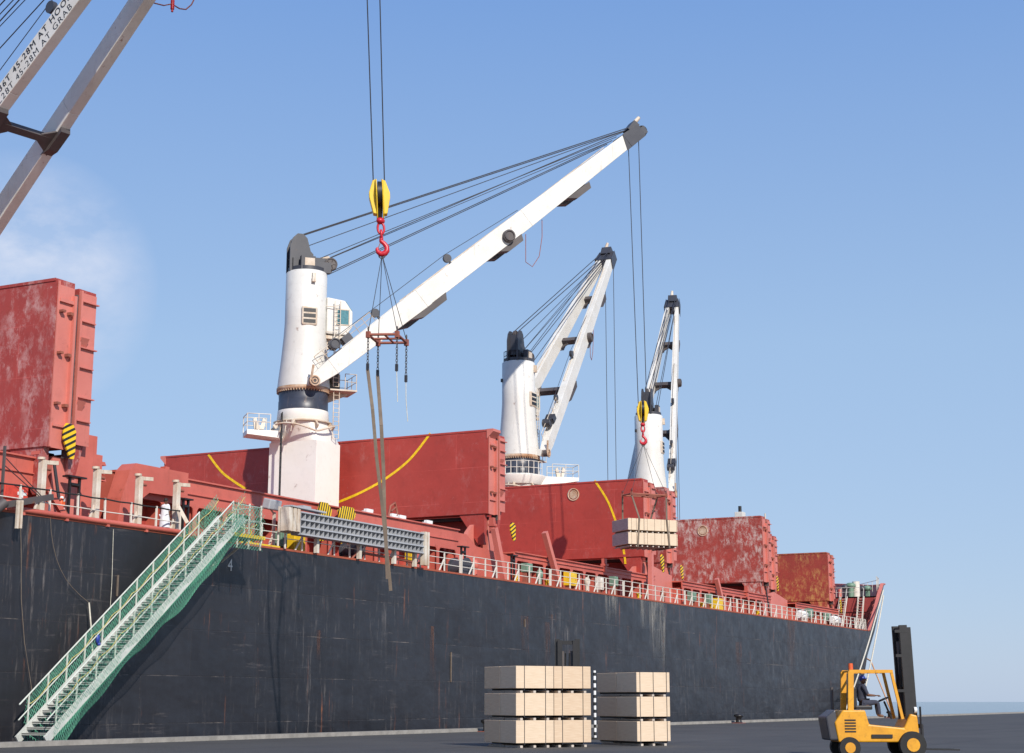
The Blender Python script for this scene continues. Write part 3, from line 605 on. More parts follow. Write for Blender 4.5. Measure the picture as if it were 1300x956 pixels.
    for k in range(5): a=2.2+k*.35; mb.tube([C+V((cos(az+a),sin(az+a),0))*1.28+Z*(30.6+zoff),C+V((cos(az+a),sin(az+a),0))*1.28+Z*(31.5+zoff)],.03,5)
    for zz in (31.1,31.5): mb.tube([C+V((cos(az+2.2+k*.35),sin(az+2.2+k*.35),0))*1.28+Z*(zz+zoff) for k in range(5)],.03,5)
    mb.build('head_rail',M['black'],root)
    # cab
    if cab:
        prof=[(1.3,26.3),(2.75,26.3),(3.15,26.9),(3.15,28.0),(2.6,28.75),(1.3,28.9)]
        mb=MB(); mb.prism([pt(a,-.75,z+zoff) for a,z in prof],Sd*1.5); cb=mb.build('operator_cab',M['white'],root,bevel=.08)
        mb=MB()
        for g in (-1,1): mb.obox(pt(2.45,g*.757,27.55+zoff),A*.4,Sd*.012,Z*.5)
        mb.obox(pt(3.157,0,27.45+zoff),A*.012,Sd*.6,Z*.45); mb.prism([pt(2.66,-.6,28.72+zoff),pt(3.12,-.6,28.1+zoff),pt(3.12,.6,28.1+zoff),pt(2.66,.6,28.72+zoff)],(A*.02+Z*.02)); mb.build('cab_window',M['glass'],cb)
        mb=MB()
        for g in (-1,1):
            for q in (-.44,.44): mb.obox(pt(2.45+q,g*.765,27.55+zoff),A*.035,Sd*.02,Z*.56)
            for q in (-.54,.54): mb.obox(pt(2.45,g*.765,27.55+q+zoff),A*.47,Sd*.02,Z*.035)
        mb.build('window_frame',M['rusty_white'],cb)
        mb=MB(); mb.obox(pt(2.1,0,26.1+zoff),A*.8,Sd*.7,Z*.12); mb.obox(pt(1.5,0,25.7+zoff),A*.15,Sd*.4,Z*.4); mb.build('cab_bracket',M['rusty_white'],cb)
    # ladder up the side with hoops
    mb=MB(); q0=pt(2.0,-1.0,22.6+zoff); q1=pt(2.0,-1.0,28.6+zoff)
    for g in (-.2,.2): mb.tube([q0+A*g,q1+A*g],.035,6)
    for k in range(20): mb.tube([lerp(q0,q1,k/20)-A*.2,lerp(q0,q1,k/20)+A*.2],.022,5)
    for zz in (24.6,26.4,28.2): mb.tube([pt(1.2,-.9,zz+zoff),pt(2.0,-1.0,zz+zoff)],.03,5)
    mb.build('ladder',M['rusty_white'],root)
    mb=MB(); q0=pt(2.05,-1.0,19.0+zoff); q1=pt(2.05,-1.0,22.3+zoff)
    for g in (-.2,.2): mb.tube([q0+A*g,q1+A*g],.035,6)
    for k in range(11): mb.tube([lerp(q0,q1,k/11)-A*.2,lerp(q0,q1,k/11)+A*.2],.022,5)
    mb.build('ladder',M['rusty_white'],root)
    # small foot platform under the jib
    mb=MB(); mb.obox(pt(2.5,0,22.35+zoff),A*.95,Sd*1.2,Z*.05); mb.prism([pt(1.7,-.1,22.3+zoff),pt(3.3,-.1,22.3+zoff),pt(1.7,-.1,21.6+zoff)],Sd*.2)
    pl=mb.build('foot_platform',M['rusty_white'],root); mb=MB()
    for a,s_ in ((3.4,-1.15),(3.4,0),(3.4,1.15),(2.6,-1.15),(2.6,1.15)): mb.tube([pt(a,s_,22.4+zoff),pt(a,s_,23.5+zoff)],.03,5)
    for zz in (22.95,23.5): mb.tube([pt(2.6,-1.15,zz+zoff),pt(3.4,-1.15,zz+zoff),pt(3.4,1.15,zz+zoff),pt(2.6,1.15,zz+zoff)],.025,5)
    mb.build('platform_rail',M['rusty_white'],pl)
    mb=MB(); mb.obox(pt(2.05,.3,23.0+zoff),A*.45,Sd*.5,Z*.6); mb.cyl(pt(2.0,-.7,23.3+zoff),pt(2.0,.9,23.3+zoff),.35,14); mb.build('hoist_motor',M['brace'],root)
    # pedestal platform
    if platdir is not None:
        D=V((cos(radians(platdir)),sin(radians(platdir)),0)); D2=V((-D.y,D.x,0)); zp=(19.35 if not rest else 20.7)+zoff; mb=MB(); R=1.5
        a0,a1=C+D*R,C+D*(R+platlen)
        vs=[a0-D2*.9+Z*(zp-.9 if rest else zp-.5),a0+D2*.9+Z*(zp-.9 if rest else zp-.5),a1+D2*.9+Z*(zp-.3),a1-D2*.9+Z*(zp-.3),a0-D2*.9+Z*zp,a0+D2*.9+Z*zp,a1+D2*.9+Z*zp,a1-D2*.9+Z*zp]
        mb.add(vs,[(0,3,2,1)[::-1],(4,5,6,7)[::-1],(0,1,5,4)[::-1],(1,2,6,5)[::-1],(2,3,7,6)[::-1],(3,0,4,7)[::-1]])
        if rest: mb.lathe(C,[(1.95,zp-.75),(2.35,zp-.1),(2.35,zp)],28)
        pp=mb.build('side_platform',M['pedwhite'],root); mb=MB(); cr=[]
        for t in (.35,.68,1.0): 
            for g in (-.85,.85): q=lerp(a0,a1,t)+D2*g+Z*zp; mb.tube([q,q+Z*1.1],.035,5); cr.append(q)
        for h in (.55,1.1):
            mb.tube([cr[0]+Z*h,cr[2]+Z*h,cr[4]+Z*h,cr[5]+Z*h,cr[3]+Z*h,cr[1]+Z*h],.03,5)
        if rest:
            for k in range(7): a=radians(platdir)+.75+k*.25; q=C+V((cos(a),sin(a),0))*2.3+Z*zp; mb.tube([q,q+Z*1.1],.035,5)
            for h in (.55,1.1): mb.tube([C+V((cos(radians(platdir)-.8-k*.22),sin(radians(platdir)-.8-k*.22),0))*2.3+Z*(zp+h) for k in range(9)],.03,5)
            for k in range(9): a=radians(platdir)-.8-k*.22; q=C+V((cos(a),sin(a),0))*2.3+Z*zp; mb.tube([q,q+Z*1.1],.035,5)
        mb.build('platform_rail',M['railwhite'],pp)
        q=lerp(a0,a1,.62)+Z*zp; mb=MB(); mb.prism([q+D*-.3,q+D*.3,q+D*.42+Z*.85,q+D*.2+Z*.95,q+D*.08+Z*.45,q-D*.1+Z*.42,q-D*.25+Z*.95,q-D*.45+Z*.8],D2*.22); mb.build('cradle',M['rusty_white'],pp)
        mb=MB()
        for g in (-.22,.22): mb.tube([C+D*1.65+D2*(1.2+g)+Z*(DZ+1),C+D*1.65+D2*(1.2+g)+Z*(zp+1.2)],.04,6)
        for k in range(34): z=DZ+1+k*.32; mb.tube([C+D*1.65+D2*.98+Z*z,C+D*1.65+D2*1.42+Z*z],.02,4)
        mb.build('access_ladder',M['black'],pp)
    # jib
    F0=pt(fo,0,zf+zoff); d=(tip-F0); L=d.length; d.normalize(); N_=Sd.cross(d).normalized()
    if N_.z<0: N_=-N_
    def jp(t,s_,n): return F0+d*(L*t)+Sd*s_+N_*n
    def sp(t): return S*(1-t)+st*t
    mb=MB()  # crossheads first: the jib root part
    legs=[]
    segs=[(0,.75,.55),(.05,1.15,jibw),(.3,1.62*jh_,jibw),(.62,1.62*jh_,jibw),(.955,1.2*jh_,jibw*.8)]
    for g in (-1,1):
        mb=MB()
        for (t0,h0,w0),(t1_,h1,w1) in zip(segs,segs[1:]):
            mb.beam(jp(t0,g*sp(t0),0),jp(t1_,g*sp(t1_),0),w0,h0,side=Sd,w2=w1,h2=h1)
        lg=mb.build('jib_leg',M['jibwhite'],root,bevel=.03); legs.append(lg)
    tb=.7
    for t in bt:
        mb=MB(); w=sp(t); mb.beam(jp(t,-w,-.35),jp(t,w,-.35),.5*gus**.5,.5*gus**.5,side=d)
        for g in (-1,1):
            e=g*w; k=(1.5 if t<.4 else 1.0)*gus; lo_=.81*jh_
            mb.prism([jp(t-.030*k,e*1.0,-lo_-.04),jp(t+.030*k,e,-lo_-.04),jp(t+.012*gus,e-g*.9,-.5),jp(t-.012*gus,e-g*.9,-.5)],N_*.10)
            mb.prism([jp(t-.034*k,e-g*jibw*.47,-lo_+.05),jp(t+.036*k,e-g*jibw*.47,-lo_+.05),jp(t+.030*k,e-g*jibw*.47,-lo_-.42*gus),jp(t-.012*k,e-g*jibw*.47,-lo_-.42*gus)],Sd*(g*jibw*.94))
        mb.build('cross_brace',M['brace'],root)
    # head of the jib
    mb=MB(); mb.beam(jp(.955,0,0),jp(1.0,0,.05),sp(.955)*2+jibw,1.15,side=Sd,w2=sp(1)*2+jibw*.8,h2=.95); mb.beam(jp(.985,0,.45),jp(1.012,0,.65),1.0,.55,side=Sd); mb.beam(jp(1,0,-.1),jp(1.02,0,-.15),1.1,.6,side=Sd)
    for g in (-1,1):
        mb.prism([jp(.94,g*sp(.955)+g*.33,-.6),jp(.955,g*sp(.955)+g*.33,.62),jp(1.005,g*sp(1)+g*.3,.5),jp(1.005,g*sp(1)+g*.3,-.55)],Sd*(g*.04))
    jh=mb.build('jib_head',M['darkgrey'],root)
    for s_ in (-.3,.3):
        c0=jp(1.012,s_,-.1); mb=MB(); mb.cyl(c0-Sd*.1,c0+Sd*.1,.42,18); ring(mb,c0-Sd*.11,Sd,.36,.05); mb.build('sheave',M['black'],jh)
    mb=MB(); mb.tube([jp(1.01,.1,.7),jp(1.035,.1,.85)],[.2,.14],8); mb.build('masthead_lamp',M['rusty_white'],jh)
    # rollers, winch, ladder rail, hoist line along the jib
    for t,s_,n_,r in ((.20,0,1.15,.3),(.41,0,1.15,.3)):
        c0=jp(t,-sp(t),n_); mb=MB(); mb.cyl(c0-Sd*.12,c0+Sd*.12,r,16); mb.beam(c0,c0-N_*.5,.12,.14); mb.build('rope_roller',M['darkgrey'],root)
    c0=jp(.555,-sp(.555)-jibw*.72,-.25); mb=MB(); mb.cyl(c0-Sd*.18,c0+Sd*.18,.46,20); ring(mb,c0-Sd*.2,Sd,.36,.06); mb.build('guide_sheave',M['brace'],root)
    c0=jp(.085,-sp(.08),1.15); mb=MB(); mb.cyl(c0-Sd*.3,c0+Sd*.3,.34,18); ring(mb,c0-Sd*.31,Sd,.33,.06); ring(mb,c0+Sd*.31,Sd,.33,.06); mb.obox(c0+d*.9-N_*.2,d*.35,Sd*.4,N_*.25); mb.build('winch',M['darkgrey'],root)
    c0=jp(0,-sp(0)-.45,0); mb=MB(); mb.cyl(c0,c0+Sd*.4,.30,16); mb.build('hinge_boss',M['brace'],root); mb=MB(); ring(mb,c0,Sd,.32,.06); ring(mb,c0,Sd,.15,.05); mb.beam(c0+N_*.2-d*.2,c0+N_*.9+d*.6,.1,.14); mb.build('hinge_pin',M['rustring'],root)
    mb=MB(); 
    for k in range(8): q=jp(.035+.022*k,-sp(.1),.6+.02*k); mb.tube([q,q+N_*.7],.025,4)
    mb.tube([jp(.035+.022*k,-sp(.1),1.3+.02*k) for k in range(8)],.025,4); mb.tube([jp(.035+.022*k,-sp(.1),.95+.02*k) for k in range(8)],.02,4); mb.build('jib_handrail',M['rusty_white'],root)
    W=[]
    def wire(a,b,r=.032,sag=0):
        mb=MB(); n=10 if sag else 1; mb.tube([lerp(a,b,k/n)-Z*(sag*4*(k/n)*(1-k/n)) for k in range(n+1)],r,5,cap=False); mb.build('luffing_wire',M['wire'],root)
    for s_ in (-.35,.35): wire(pt(-.5,s_*.6,33.3+zoff),jp(.985,s_,.75),.04)
    wire(pt(-.1,-.3,32.5+zoff),jp(.975,-.4,.7),.03); wire(pt(1.0,.0,31.85+zoff),jp(.95,-.2,.72),.028); wire(pt(1.2,.3,31.7+zoff),jp(.94,.3,.72),.024)
    wire(pt(1.5,-.55,31.78+zoff),jp(.965,-.5,.72),.034); wire(pt(1.7,-.55,30.85+zoff),jp(.93,-.45,.7),.034); wire(pt(1.7,.55,30.85+zoff),jp(.93,.45,.7),.03)
    mb=MB(); mb.tube([jp(.085,-sp(.08),1.5),jp(.2,-sp(.2),1.47),jp(.41,-sp(.41),1.47),jp(.62,-sp(.62),.85)],.022,5); mb.build('winch_line',M['wire'],root)
    for g in (-1,1): mb=MB(); mb.tube([jp(t,g*(sp(t)-.1),(.84+(.0 if t<.7 else -.1))*jh_) for t in (.3,.5,.7,.9)],.035,5); mb.build('cable_conduit',M['rusty_white'],root)
    # loose cable loop
    a=jp(.655,-sp(.66),-.8); b=jp(.60,-sp(.6),-.9); e=jp(.60,-sp(.6),-.9)-Z*1.5
    mb=MB(); mb.tube([a,a-Z*1.3,a-Z*2.6-d*.3,lerp(a,e,.6)-Z*2.0,e-Z*.6,e-Z*.2,e+(b-e)*.5,b],.028,5); mb.build('hanging_cable',M['framered'],root)
    root['_']=0; del root['_']
    if writing:
        sd=-Sd if Sd.x>0 else Sd     # outer face turned to the quay side
        g=1 if Sd.x<0 else -1
        def face(t,n): return jp(t,g*(sp(t)+jibw/2+.015),n)
        return root,legs[1 if g>0 else 0],face,d,N_
    return root
cr1=crane(91.8,63.2,(111.1,46.4,44.2),'white deck crane nearest the middle with its jib raised over the hanging plywood',platdir=135,platlen=2.4,jh_=.9)
cr2=crane(124.2,63.2,(147.1,64.7,45.5),'white deck crane behind the second wide hatch cover, its twin legged jib facing the bow',platdir=-48,platlen=3.6,rest=True,zoff=-.42,jh_=.82,jibw=.62,S=2.3)
cr3=crane(153.4,63.2,(172.9,67.9,46.6),'farthest white deck crane standing behind the yellow hook block of the plywood load',platdir=140,platlen=1.6,zoff=-.6,jh_=.82,jibw=.6,S=2.2)
A4=radians(-100.67); E4=radians(37.48); f0=V((56.6+1.9*cos(A4),63.2+1.9*sin(A4),22.6)); tip4=f0+V((cos(A4)*cos(E4),sin(A4)*cos(E4),sin(E4)))*36.2
cr4,leg4,face4,d4,n4=crane(56.6,63.2,tip4,'closest deck crane, its jib legs with black lettering crossing the upper left corner',S=2.08,st=.7,jibw=.56,jh_=.62,gus=.5,fo=1.9,bt=(.25,.52,.76),platdir=135,writing=True)

# lettering on the nearest jib
def jib_text():
    # find the jib fraction seen near the left edge of the frame
    def px(p):
        e=V(p)-EYE; w=e.dot(FW); return PX+F*e.dot(RT)/w, PY-F*e.dot(UP)/w
    best=min([k/400 for k in range(400)],key=lambda t: abs(px(face4(t,0))[0]-1))
    p=face4(best,.06); q=face4(best,-.44); 
    r=d4; u=n4
    nrm=r.cross(u); tow=(EYE-p)
    mat=M['black']
    if nrm.dot(tow)<0: r=-r
    dd=(face4(best+.2,.0)-face4(best,.0)).normalized()
    text_mesh('36T 45-28M AT HOOK',.50,p,dd,n4,mat,leg4,'lettering',spacing=1.22,depth=.004)
    text_mesh('L28T 45-28M AT GRAB',.50,q-d4*.35,dd,n4,mat,leg4,'lettering',spacing=1.22,depth=.004)
jib_text()
mb=MB(); mb.tube([atY(x_,y_,52) for x_,y_ in ((186,-8),(196,4),(208,7),(218,5),(228,11),(236,12),(243,6),(249,-6),(252,-22))],.035,6); mb.build("hanging_cable",M["framered"],cr4)
q=atY(219,6,52); mb=MB(); mb.tube([q+V((0,0,.25)),q-V((0,0,.25))],.1,8); mb.tube([q-V((0,0,.25)),q-V((0,0,.4))],.06,8); mb.build("cable_weight",M["hookred"],cr4)
mb=MB(); mb.tube([atY(x_,y_,52) for x_,y_ in ((186,-8),(196,4),(208,7),(218,5),(228,11),(236,12),(243,6),(249,-6),(252,-22))],.035,6); mb.build('hanging_cable',M['framered'],cr4)
q=atY(219,6,52); mb=MB(); mb.tube([q+V((0,0,.25)),q-V((0,0,.25))],.1,8); mb.tube([q-V((0,0,.25)),q-V((0,0,.4))],.06,8); mb.build('cable_weight',M['hookred'],cr4)

# ------------------------------------------------------------------ hook blocks, spreaders, loads
def hook_block(c, ax, s, label, lean=0):          # c = bottom of the red hook bowl, ax = direction across the sheaves
    c=V(c); ax=V(ax).normalized(); fx=V((0,0,1)).cross(ax); Z=V((0,0,1)); root=thing('hook_block',c,label,'hook block','hook blocks')
    def q(a,f,z): return c+ax*((a-lean*z)*s)+fx*(f*s)+Z*(z*s)
    prof=[(-.10,1.45),(.10,1.45),(.22,1.6),(.45,2.35),(.42,2.6),(.16,3.05),(-.1,3.1),(-.3,3.02),(-.48,2.55),(-.46,2.3),(-.22,1.6)]
    for g,(i,o) in ((-1,(.10,.42)),(1,(.10,.42))):
        mb=MB(); mb.prism([q(g*i,f,z) for f,z in prof],ax*(g*.05*s)); 
        pr2=[(i+.05,1.6),(o-.14,1.62),(o,2.3),(o,2.5),(o-.16,3.0),(i+.05,3.05)]
        mb.prism([q(g*a,-.2,z) for a,z in pr2],fx*(.4*s)); mb.build('cheek_plate',M['yellow'],root,bevel=.03*s)
    mb=MB(); mb.cyl(q(-.09,0,2.5),q(.09,0,2.5),.50*s,24); mb.box(tuple(q(0,0,1.5)-V((.06,.06,0))*s),tuple(q(0,0,2.3)+V((.06,.06,0))*s)); mb.build('block_sheave',M['black'],root)
    mb=MB(); mb.cyl(q(-.12,0,1.36),q(.12,0,1.36),.1*s,10); mb.ball(q(0,0,1.36),.17*s,12,8,(1.2,1.0,.8)); mb.build('swivel',M['hookred'],root)
    mb=MB(); mb.tube([q(.13*cos(a),0,1.05+.24*sin(a)) for a in [2*pi*k/16 for k in range(16)]],.05*s,8,closed=True); mb.tube([q(0,.10*cos(a),.80+.17*sin(a)) for a in [2*pi*k/14 for k in range(14)]],.045*s,8,closed=True); mb.build('chain_link',M['hookred'],root)
    pts=[(0,.74),(0,.62),(-.02,.52),(.10,.42),(.20,.28),(.20,.12),(.10,.0),(-.04,-.02),(-.16,.06),(-.20,.18),(-.13,.27)]
    rr=[.07,.08,.08,.09,.10,.115,.12,.11,.09,.065,.03]
    P=[]; R=[]
    for i in range(len(pts)-1):
        for k in range(3): t=k/3; P.append(q(pts[i][0]*(1-t)+pts[i+1][0]*t,0,pts[i][1]*(1-t)+pts[i+1][1]*t)); R.append((rr[i]*(1-t)+rr[i+1]*t)*s)
    mb=MB(); mb.tube(P,R,12); mb.build('hook',M['hookred'],root); mb=MB(); mb.beam(q(-.03,0,.5),q(-.14,0,.24),.05*s,.03*s); mb.build('safety_latch',M['framered'],root)
    return root,q
def wire_thing(pts, r, name, label, cat, mat='wire', group=None, n=6):
    mb=MB(); mb.tube(pts,r,n); return tag(mb.build(name,M[mat],loc=V(pts[0])),label,cat,group)
hk=atY(485,322,36.4)                       # near hook, hanging from the closest crane
blk,q4=hook_block(hk,(.55,-.83,0),1.08,'yellow block with red hook hanging empty in the upper middle, before the jib wires',lean=.06)
TD4=(tip4-f0).normalized()
for g,lab in ((-.25,'left steel hoist rope running up from the near yellow block'),(.25,'right steel hoist rope running up from the near yellow block')):
    top=tip4+V((.55,-.83,0))*g*1.3+V((0,0,-.4)); wire_thing([q4(g*.9,0,2.9),top],.028,'hoist_rope',lab,'rope',group='hoist ropes of the near hook')
def spreader(c, e1, e2, h1, h2, topz, label, mat='framered', group='spreader frames'):
    c=V(c); e1=V(e1).normalized(); e2=V(e2).normalized(); root=thing('spreader_frame',c,label,'spreader frame',group); P=[c+e1*a*h1+e2*b*h2 for a,b in ((-1,-1),(1,-1),(1,1),(-1,1))]
    mb=MB()
    for i in range(4): mb.tube([P[i],P[(i+1)%4]],.06,8)
    mb.tube([lerp(P[0],P[3],.5),lerp(P[1],P[2],.5)],.05,8); mb.tube([lerp(P[0],P[1],.55),lerp(P[3],P[2],.55)],.045,8)
    for p in P: mb.box(tuple(p-V((.08,.08,.14))),tuple(p+V((.08,.08,.14))))
    mb.build('frame',M[mat],root)
    for p in P:
        mb=MB(); mb.tube([p+V((0,0,.1)),V(topz)],.016,5); mb.build('bridle_wire',M['wire'],root)
        mb=MB(); ring(mb,p+V((0,0,.25)),e1,.09,.025,10); mb.build('shackle',M['brace'],root)
    mb=MB(); ring(mb,V(topz)+V((0,0,-.02)),e2,.14,.03,14); mb.build('master_link',M['brace'],root)
    return root,P
cs=hk+V((.35,-.35,-3.55)); cs=atY(492,430,36.4)
sp4,P4=spreader(cs,(.40,-.92,0),(.96,.30,0),.62,.85,hk+V((0,0,-.05)),'rusty red four cornered spreader frame hanging below the near red hook')
def chain(p,l,label,r=.05,group='chains under the near spreader'):
    mb=MB(); n=int(l/.13); p=V(p)
    for k in range(n):
        c=p-V((0,0,.1+k*.13)); e=V((1,0,0)) if k%2 else V((0,1,0)); mb.tube([c+e*(.045*cos(a))+V((0,0,.085*sin(a))) for a in [2*pi*j/8 for j in range(8)]],.018,4,closed=True)
    mb.box(tuple(p-V((.05,.05,l+.25))),tuple(p+V((.05,.05,-l+.05)))); return tag(mb.build('chain',M['wire'],loc=p),label,'chain',group), p-V((0,0,l+.2))
def strap(pts,w,name,label,side,mat='sling',t=.03,cat='sling',group=None):
    mb=MB(); pts=[V(p) for p in pts]
    for a,b in zip(pts,pts[1:]): mb.beam(a,b,w,t,side=side)
    return tag(mb.build(name,M[mat],loc=pts[0]),label,cat,group)
Ps=sorted(P4,key=lambda p:-p.dot(RT)); Ps=Ps[::-1]      # left to right on screen
names=['leftmost of the four chains under the near spreader frame','second chain from the left under the near spreader frame','third chain from the left under the near spreader frame','rightmost of the four chains under the near spreader frame']
ends=[]
for i,p in enumerate(Ps): o,e=chain(p,(1.3,1.25,1.35,1.5)[i],names[i]); ends.append(e)
yb=36.4; vd=V((.62,-.78,0))
def pp(px,py): return atY(px,py,yb)
strap([ends[0],pp(473,520),pp(478,580),pp(485,640),pp(491,700),pp(495,738),pp(496,750)],.14,'lifting_sling','long frayed webbing sling, the left and longer of the two hanging before the hull',vd,group='webbing slings of the near spreader')
strap([ends[1],pp(484,540),pp(487,600),pp(488,650),pp(490,690),pp(492,735)],.15,'lifting_sling','long webbing sling, the right and wider of the two hanging before the hull',vd,group='webbing slings of the near spreader')
wire_thing([ends[2],ends[2]+V((.05,0,-.5)),ends[2]+V((.12,0,-1.35))],.018,'tag_line','short pale tag line hanging third from the left below the near spreader','rope','rope')
wire_thing([ends[3],ends[3]+V((.03,0,-.8)),ends[3]+V((.2,0,-1.75))],.018,'tag_line','long pale tag line hanging rightmost below the near spreader','rope','rope')

# the plywood load under the middle crane
LD=V(atY(819,700,46.5)); LD.z=0
tip1=V((111.1,46.4,44.2)); 
ph=radians(38); qa=V((cos(ph),-sin(ph),0)); qb=V((sin(ph),cos(ph),0))     # along the quay face / into the load
def bundle(c,a,b,la,lb,h,label,mat,endmat,group,straps=(.28,.72),skids=True,cat='plywood bundle'):
    c=V(c); Z=V((0,0,1)); root=thing('plywood_bundle',c,label,cat,group)
    mb=MB(); mb.obox(c+Z*(h/2+.08),a*(la/2),b*(lb/2),Z*((h-.16)/2)); mb.build('sheet_stack',M[mat],root,bevel=.012)
    if endmat: mb=MB(); mb.obox(c+Z*(h/2+.08)-a*(la/2+.006),a*.005,b*(lb/2-.01),Z*((h-.2)/2)); mb.build('end_face',M[endmat],root)
    mb=MB()
    for t in (-.35,0,.35): mb.obox(c+Z*.04+a*(t*la),a*.05,b*(lb/2-.02),Z*.04)
    mb.build('skid',M['plygrey'],root)
    mb=MB()
    for t in straps: x=(t-.5)*la; mb.obox(c+Z*(h/2+.06)+a*x,a*.011,b*(lb/2+.012),Z*((h-.08)/2))
    mb.build('strapping',M['wire'] if not endmat else M['sling'],root); return root
zb=atY(820,696.5,46.5).z
for r in range(2):
    for k in range(3):
        c=V((LD.x,LD.y,zb+r*1.02))+qa*((k-1)*1.37)
        bundle(c,qa,qb,1.35,2.44,1.0,'%s plywood bundle in the %s row of the load hanging from the middle crane'%(('left','centre','right')[k],('lower','upper')[r]),'ply','plygrey','plywood bundles hanging from the middle crane',straps=(.2,.5,.95) if k!=1 else (.15,.6))
lc=V((LD.x,LD.y,zb)); hk1=atY(816.5,563,46.5); 
blk1,q1=hook_block(hk1,(.45,-.89,0),1.04,'smaller looking yellow block with red hook directly above the hanging plywood load')
for g,lab in ((-.25,'left steel hoist rope from the middle crane jib head down to the plywood load'),(.25,'right steel hoist rope from the middle crane jib head down to the plywood load')):
    wire_thing([q1(g*1.2,0,2.9),tip1+V((-.15,.15,-.35))+V((.45,-.89,0))*g*1.6],.032,'hoist_rope',lab,'rope',group='hoist ropes of the middle crane')
c_=atY(818,629,46.5)
sp1,P1=spreader(c_,qa,qb,1.45,.7,hk1+V((0,0,-.05)),'rusty red spreader frame above the hanging plywood load')
ztop=zb+2.04
for i,(p,t) in enumerate(zip(P1,((-.95,-1.26),(.95,-1.26),(.95,1.26),(-.95,1.26)))):
    m=lc+qa*(t[0]*1.2)+qb*(t[1]); up_=V((m.x,m.y,ztop)); dn=V((m.x,m.y,zb+.02))+ (qa*(-.15 if t[0]<0 else .2)); inn=V((0,0,0))
    lab=('near left','near right','far right','far left')[i]+' webbing sling holding the hanging plywood load'
    strap([p-V((0,0,.12)),up_,dn],.13,'lifting_sling',lab,qa,group='slings round the hanging plywood load')
mb=MB(); 
for t in (-.95,.95): m=lc+qa*(t*1.2+(-.15 if t<0 else .2)); mb.beam(m-qb*1.27+V((0,0,-.02+zb-lc.z)),m+qb*1.27+V((0,0,-.02+zb-lc.z)),.13,.03,side=qa)
tag(mb.build('lifting_sling',M['sling'],loc=lc),'pair of webbing slings passing beneath the hanging plywood load','sling','slings round the hanging plywood load')
# far cranes' hoist ropes
def tipropes(tip,Adir,zlow,labs,dx=(0,0)):
    tip=V(tip)
    for g,lab in zip((-.45,.45),labs): wire_thing([tip+V(Adir)*g+V((.3,0,-.4)),tip+V(Adir)*g+V((.3+dx[0],dx[1],zlow-tip.z))],.032,'hoist_rope',lab,'rope',group='hoist ropes of the far cranes')
tipropes((147.1,64.7,44.75),(.0,1.0,0),12.0,('right of the two hoist ropes dropping from the second crane jib head','left of the two hoist ropes dropping from the second crane jib head'))
tipropes((172.9,67.9,46.2),(.0,.25,0),12.5,('right of the close pair of hoist ropes dropping from the farthest crane jib head','left of the close pair of hoist ropes dropping from the farthest crane jib head'))

# ------------------------------------------------------------------ gangway
gx0,gz0,gx1=45.2,-2.5,60.6
def gz(X): return 2.5+.80*(X-51.6)
g0=46.0; YI,YO=46.2,44.78
zq=.15; xq=51.6+(zq-2.5)/.80
gang=thing('gangway',(xq,45.7,0),'aluminium gangway stairs with green netting leading from the quay up to the deck','gangway')
for y,nm in ((YI,'in'),(YO,'out')):
    mb=MB(); mb.beam((xq,y,gz(xq)),(gx1,y,gz(gx1)),.07,.34,side=(0,1,0)); mb.beam((xq,y,gz(xq)-.17),(gx1,y,gz(gx1)-.17),.08,.03,side=(0,1,0)); mb.beam((xq,y,gz(xq)+.17),(gx1,y,gz(gx1)+.17),.08,.03,side=(0,1,0)); mb.build('stringer',M['gang'],gang)
n=44
for k in range(n):
    X=xq+.3+(gx1-xq-.3)*k/n; mb=MB(); mb.box((X-.13,YO+.05,gz(X)-.02),(X+.13,YI-.05,gz(X)+.015)); mb.box((X-.13,YO+.05,gz(X)-.05),(X-.10,YI-.05,gz(X)+.04)); mb.build('tread',M['gang'],gang)
for y in (YI,YO):
    ge=59.2 if y==YI else 59.8; mb=MB(); mb.tube([(xq,y,gz(xq)+1.32),(ge,y,gz(ge)+1.32)],.032,8); mb.tube([(xq,y,gz(xq)+.74),(ge,y,gz(ge)+.74)],.026,8); hr=mb.build('handrail',M['gangrail'],gang)
    for k in range(11):
        X=xq+.5+(ge-xq-.53)*k/10; mb=MB(); mb.box((X-.025,y-.025,gz(X)),(X+.025,y+.025,gz(X)+1.32)); mb.build('handrail_post',M['gangrail'],hr)
def net(u0,u1,fn,nu,nv,r,name='safety_net',cell=.21):
    mb=MB()
    L=(V(fn(u1,0))-V(fn(u0,0))).length; H=max((V(fn((u0+u1)/2,1))-V(fn((u0+u1)/2,0))).length,.5)
    per=H/L*(u1-u0)
    k=-int(nv)
    du=cell/L*(u1-u0)
    u=u0-per
    while u<u1:
        for sg in (1,-1):
            pts=[]
            for j in range(nv+1):
                t=j/nv; uu=u+per*t if sg>0 else u+per*(1-t)
                if u0<=uu<=u1: pts.append(V(fn(uu,t)))
            if len(pts)>1: mb.tube(pts,r,3,cap=False)
        u+=du
    return mb.build(name,M['net'],gang)
def wob(X,t): return .05*sin(X*2.1+t*3)+.04*sin(X*5.3+t*7)
net(xq+.3,gx1,lambda X,t:(X,YO-.03-.10*sin(pi*t)-wob(X,t)*.6,gz(X)-.15+1.38*t),0,6,.007,cell=.24)
net(xq+.3,gx1,lambda X,t:(X,YI+.03+.06*sin(pi*t),gz(X)-.15+1.40*t),0,6,.0115)
net(xq+.3,gx1,lambda X,t:(X,YO-.05+(YI-YO+.1)*t,gz(X)-.2-(.5+.22*sin(X*.9)+.1*sin(X*2.3))*sin(pi*min(1,t*1.0))**.8),0,8,.0125,cell=.17)
net(59.6,62.1,lambda X,t:(X,YO-.05-.08*sin(pi*t),DZ-.55+2.0*t),0,6,.009,cell=.2); net(59.4,62.0,lambda X,t:(X,YI+.0,DZ+.1+1.3*t),0,6,.009,cell=.2)
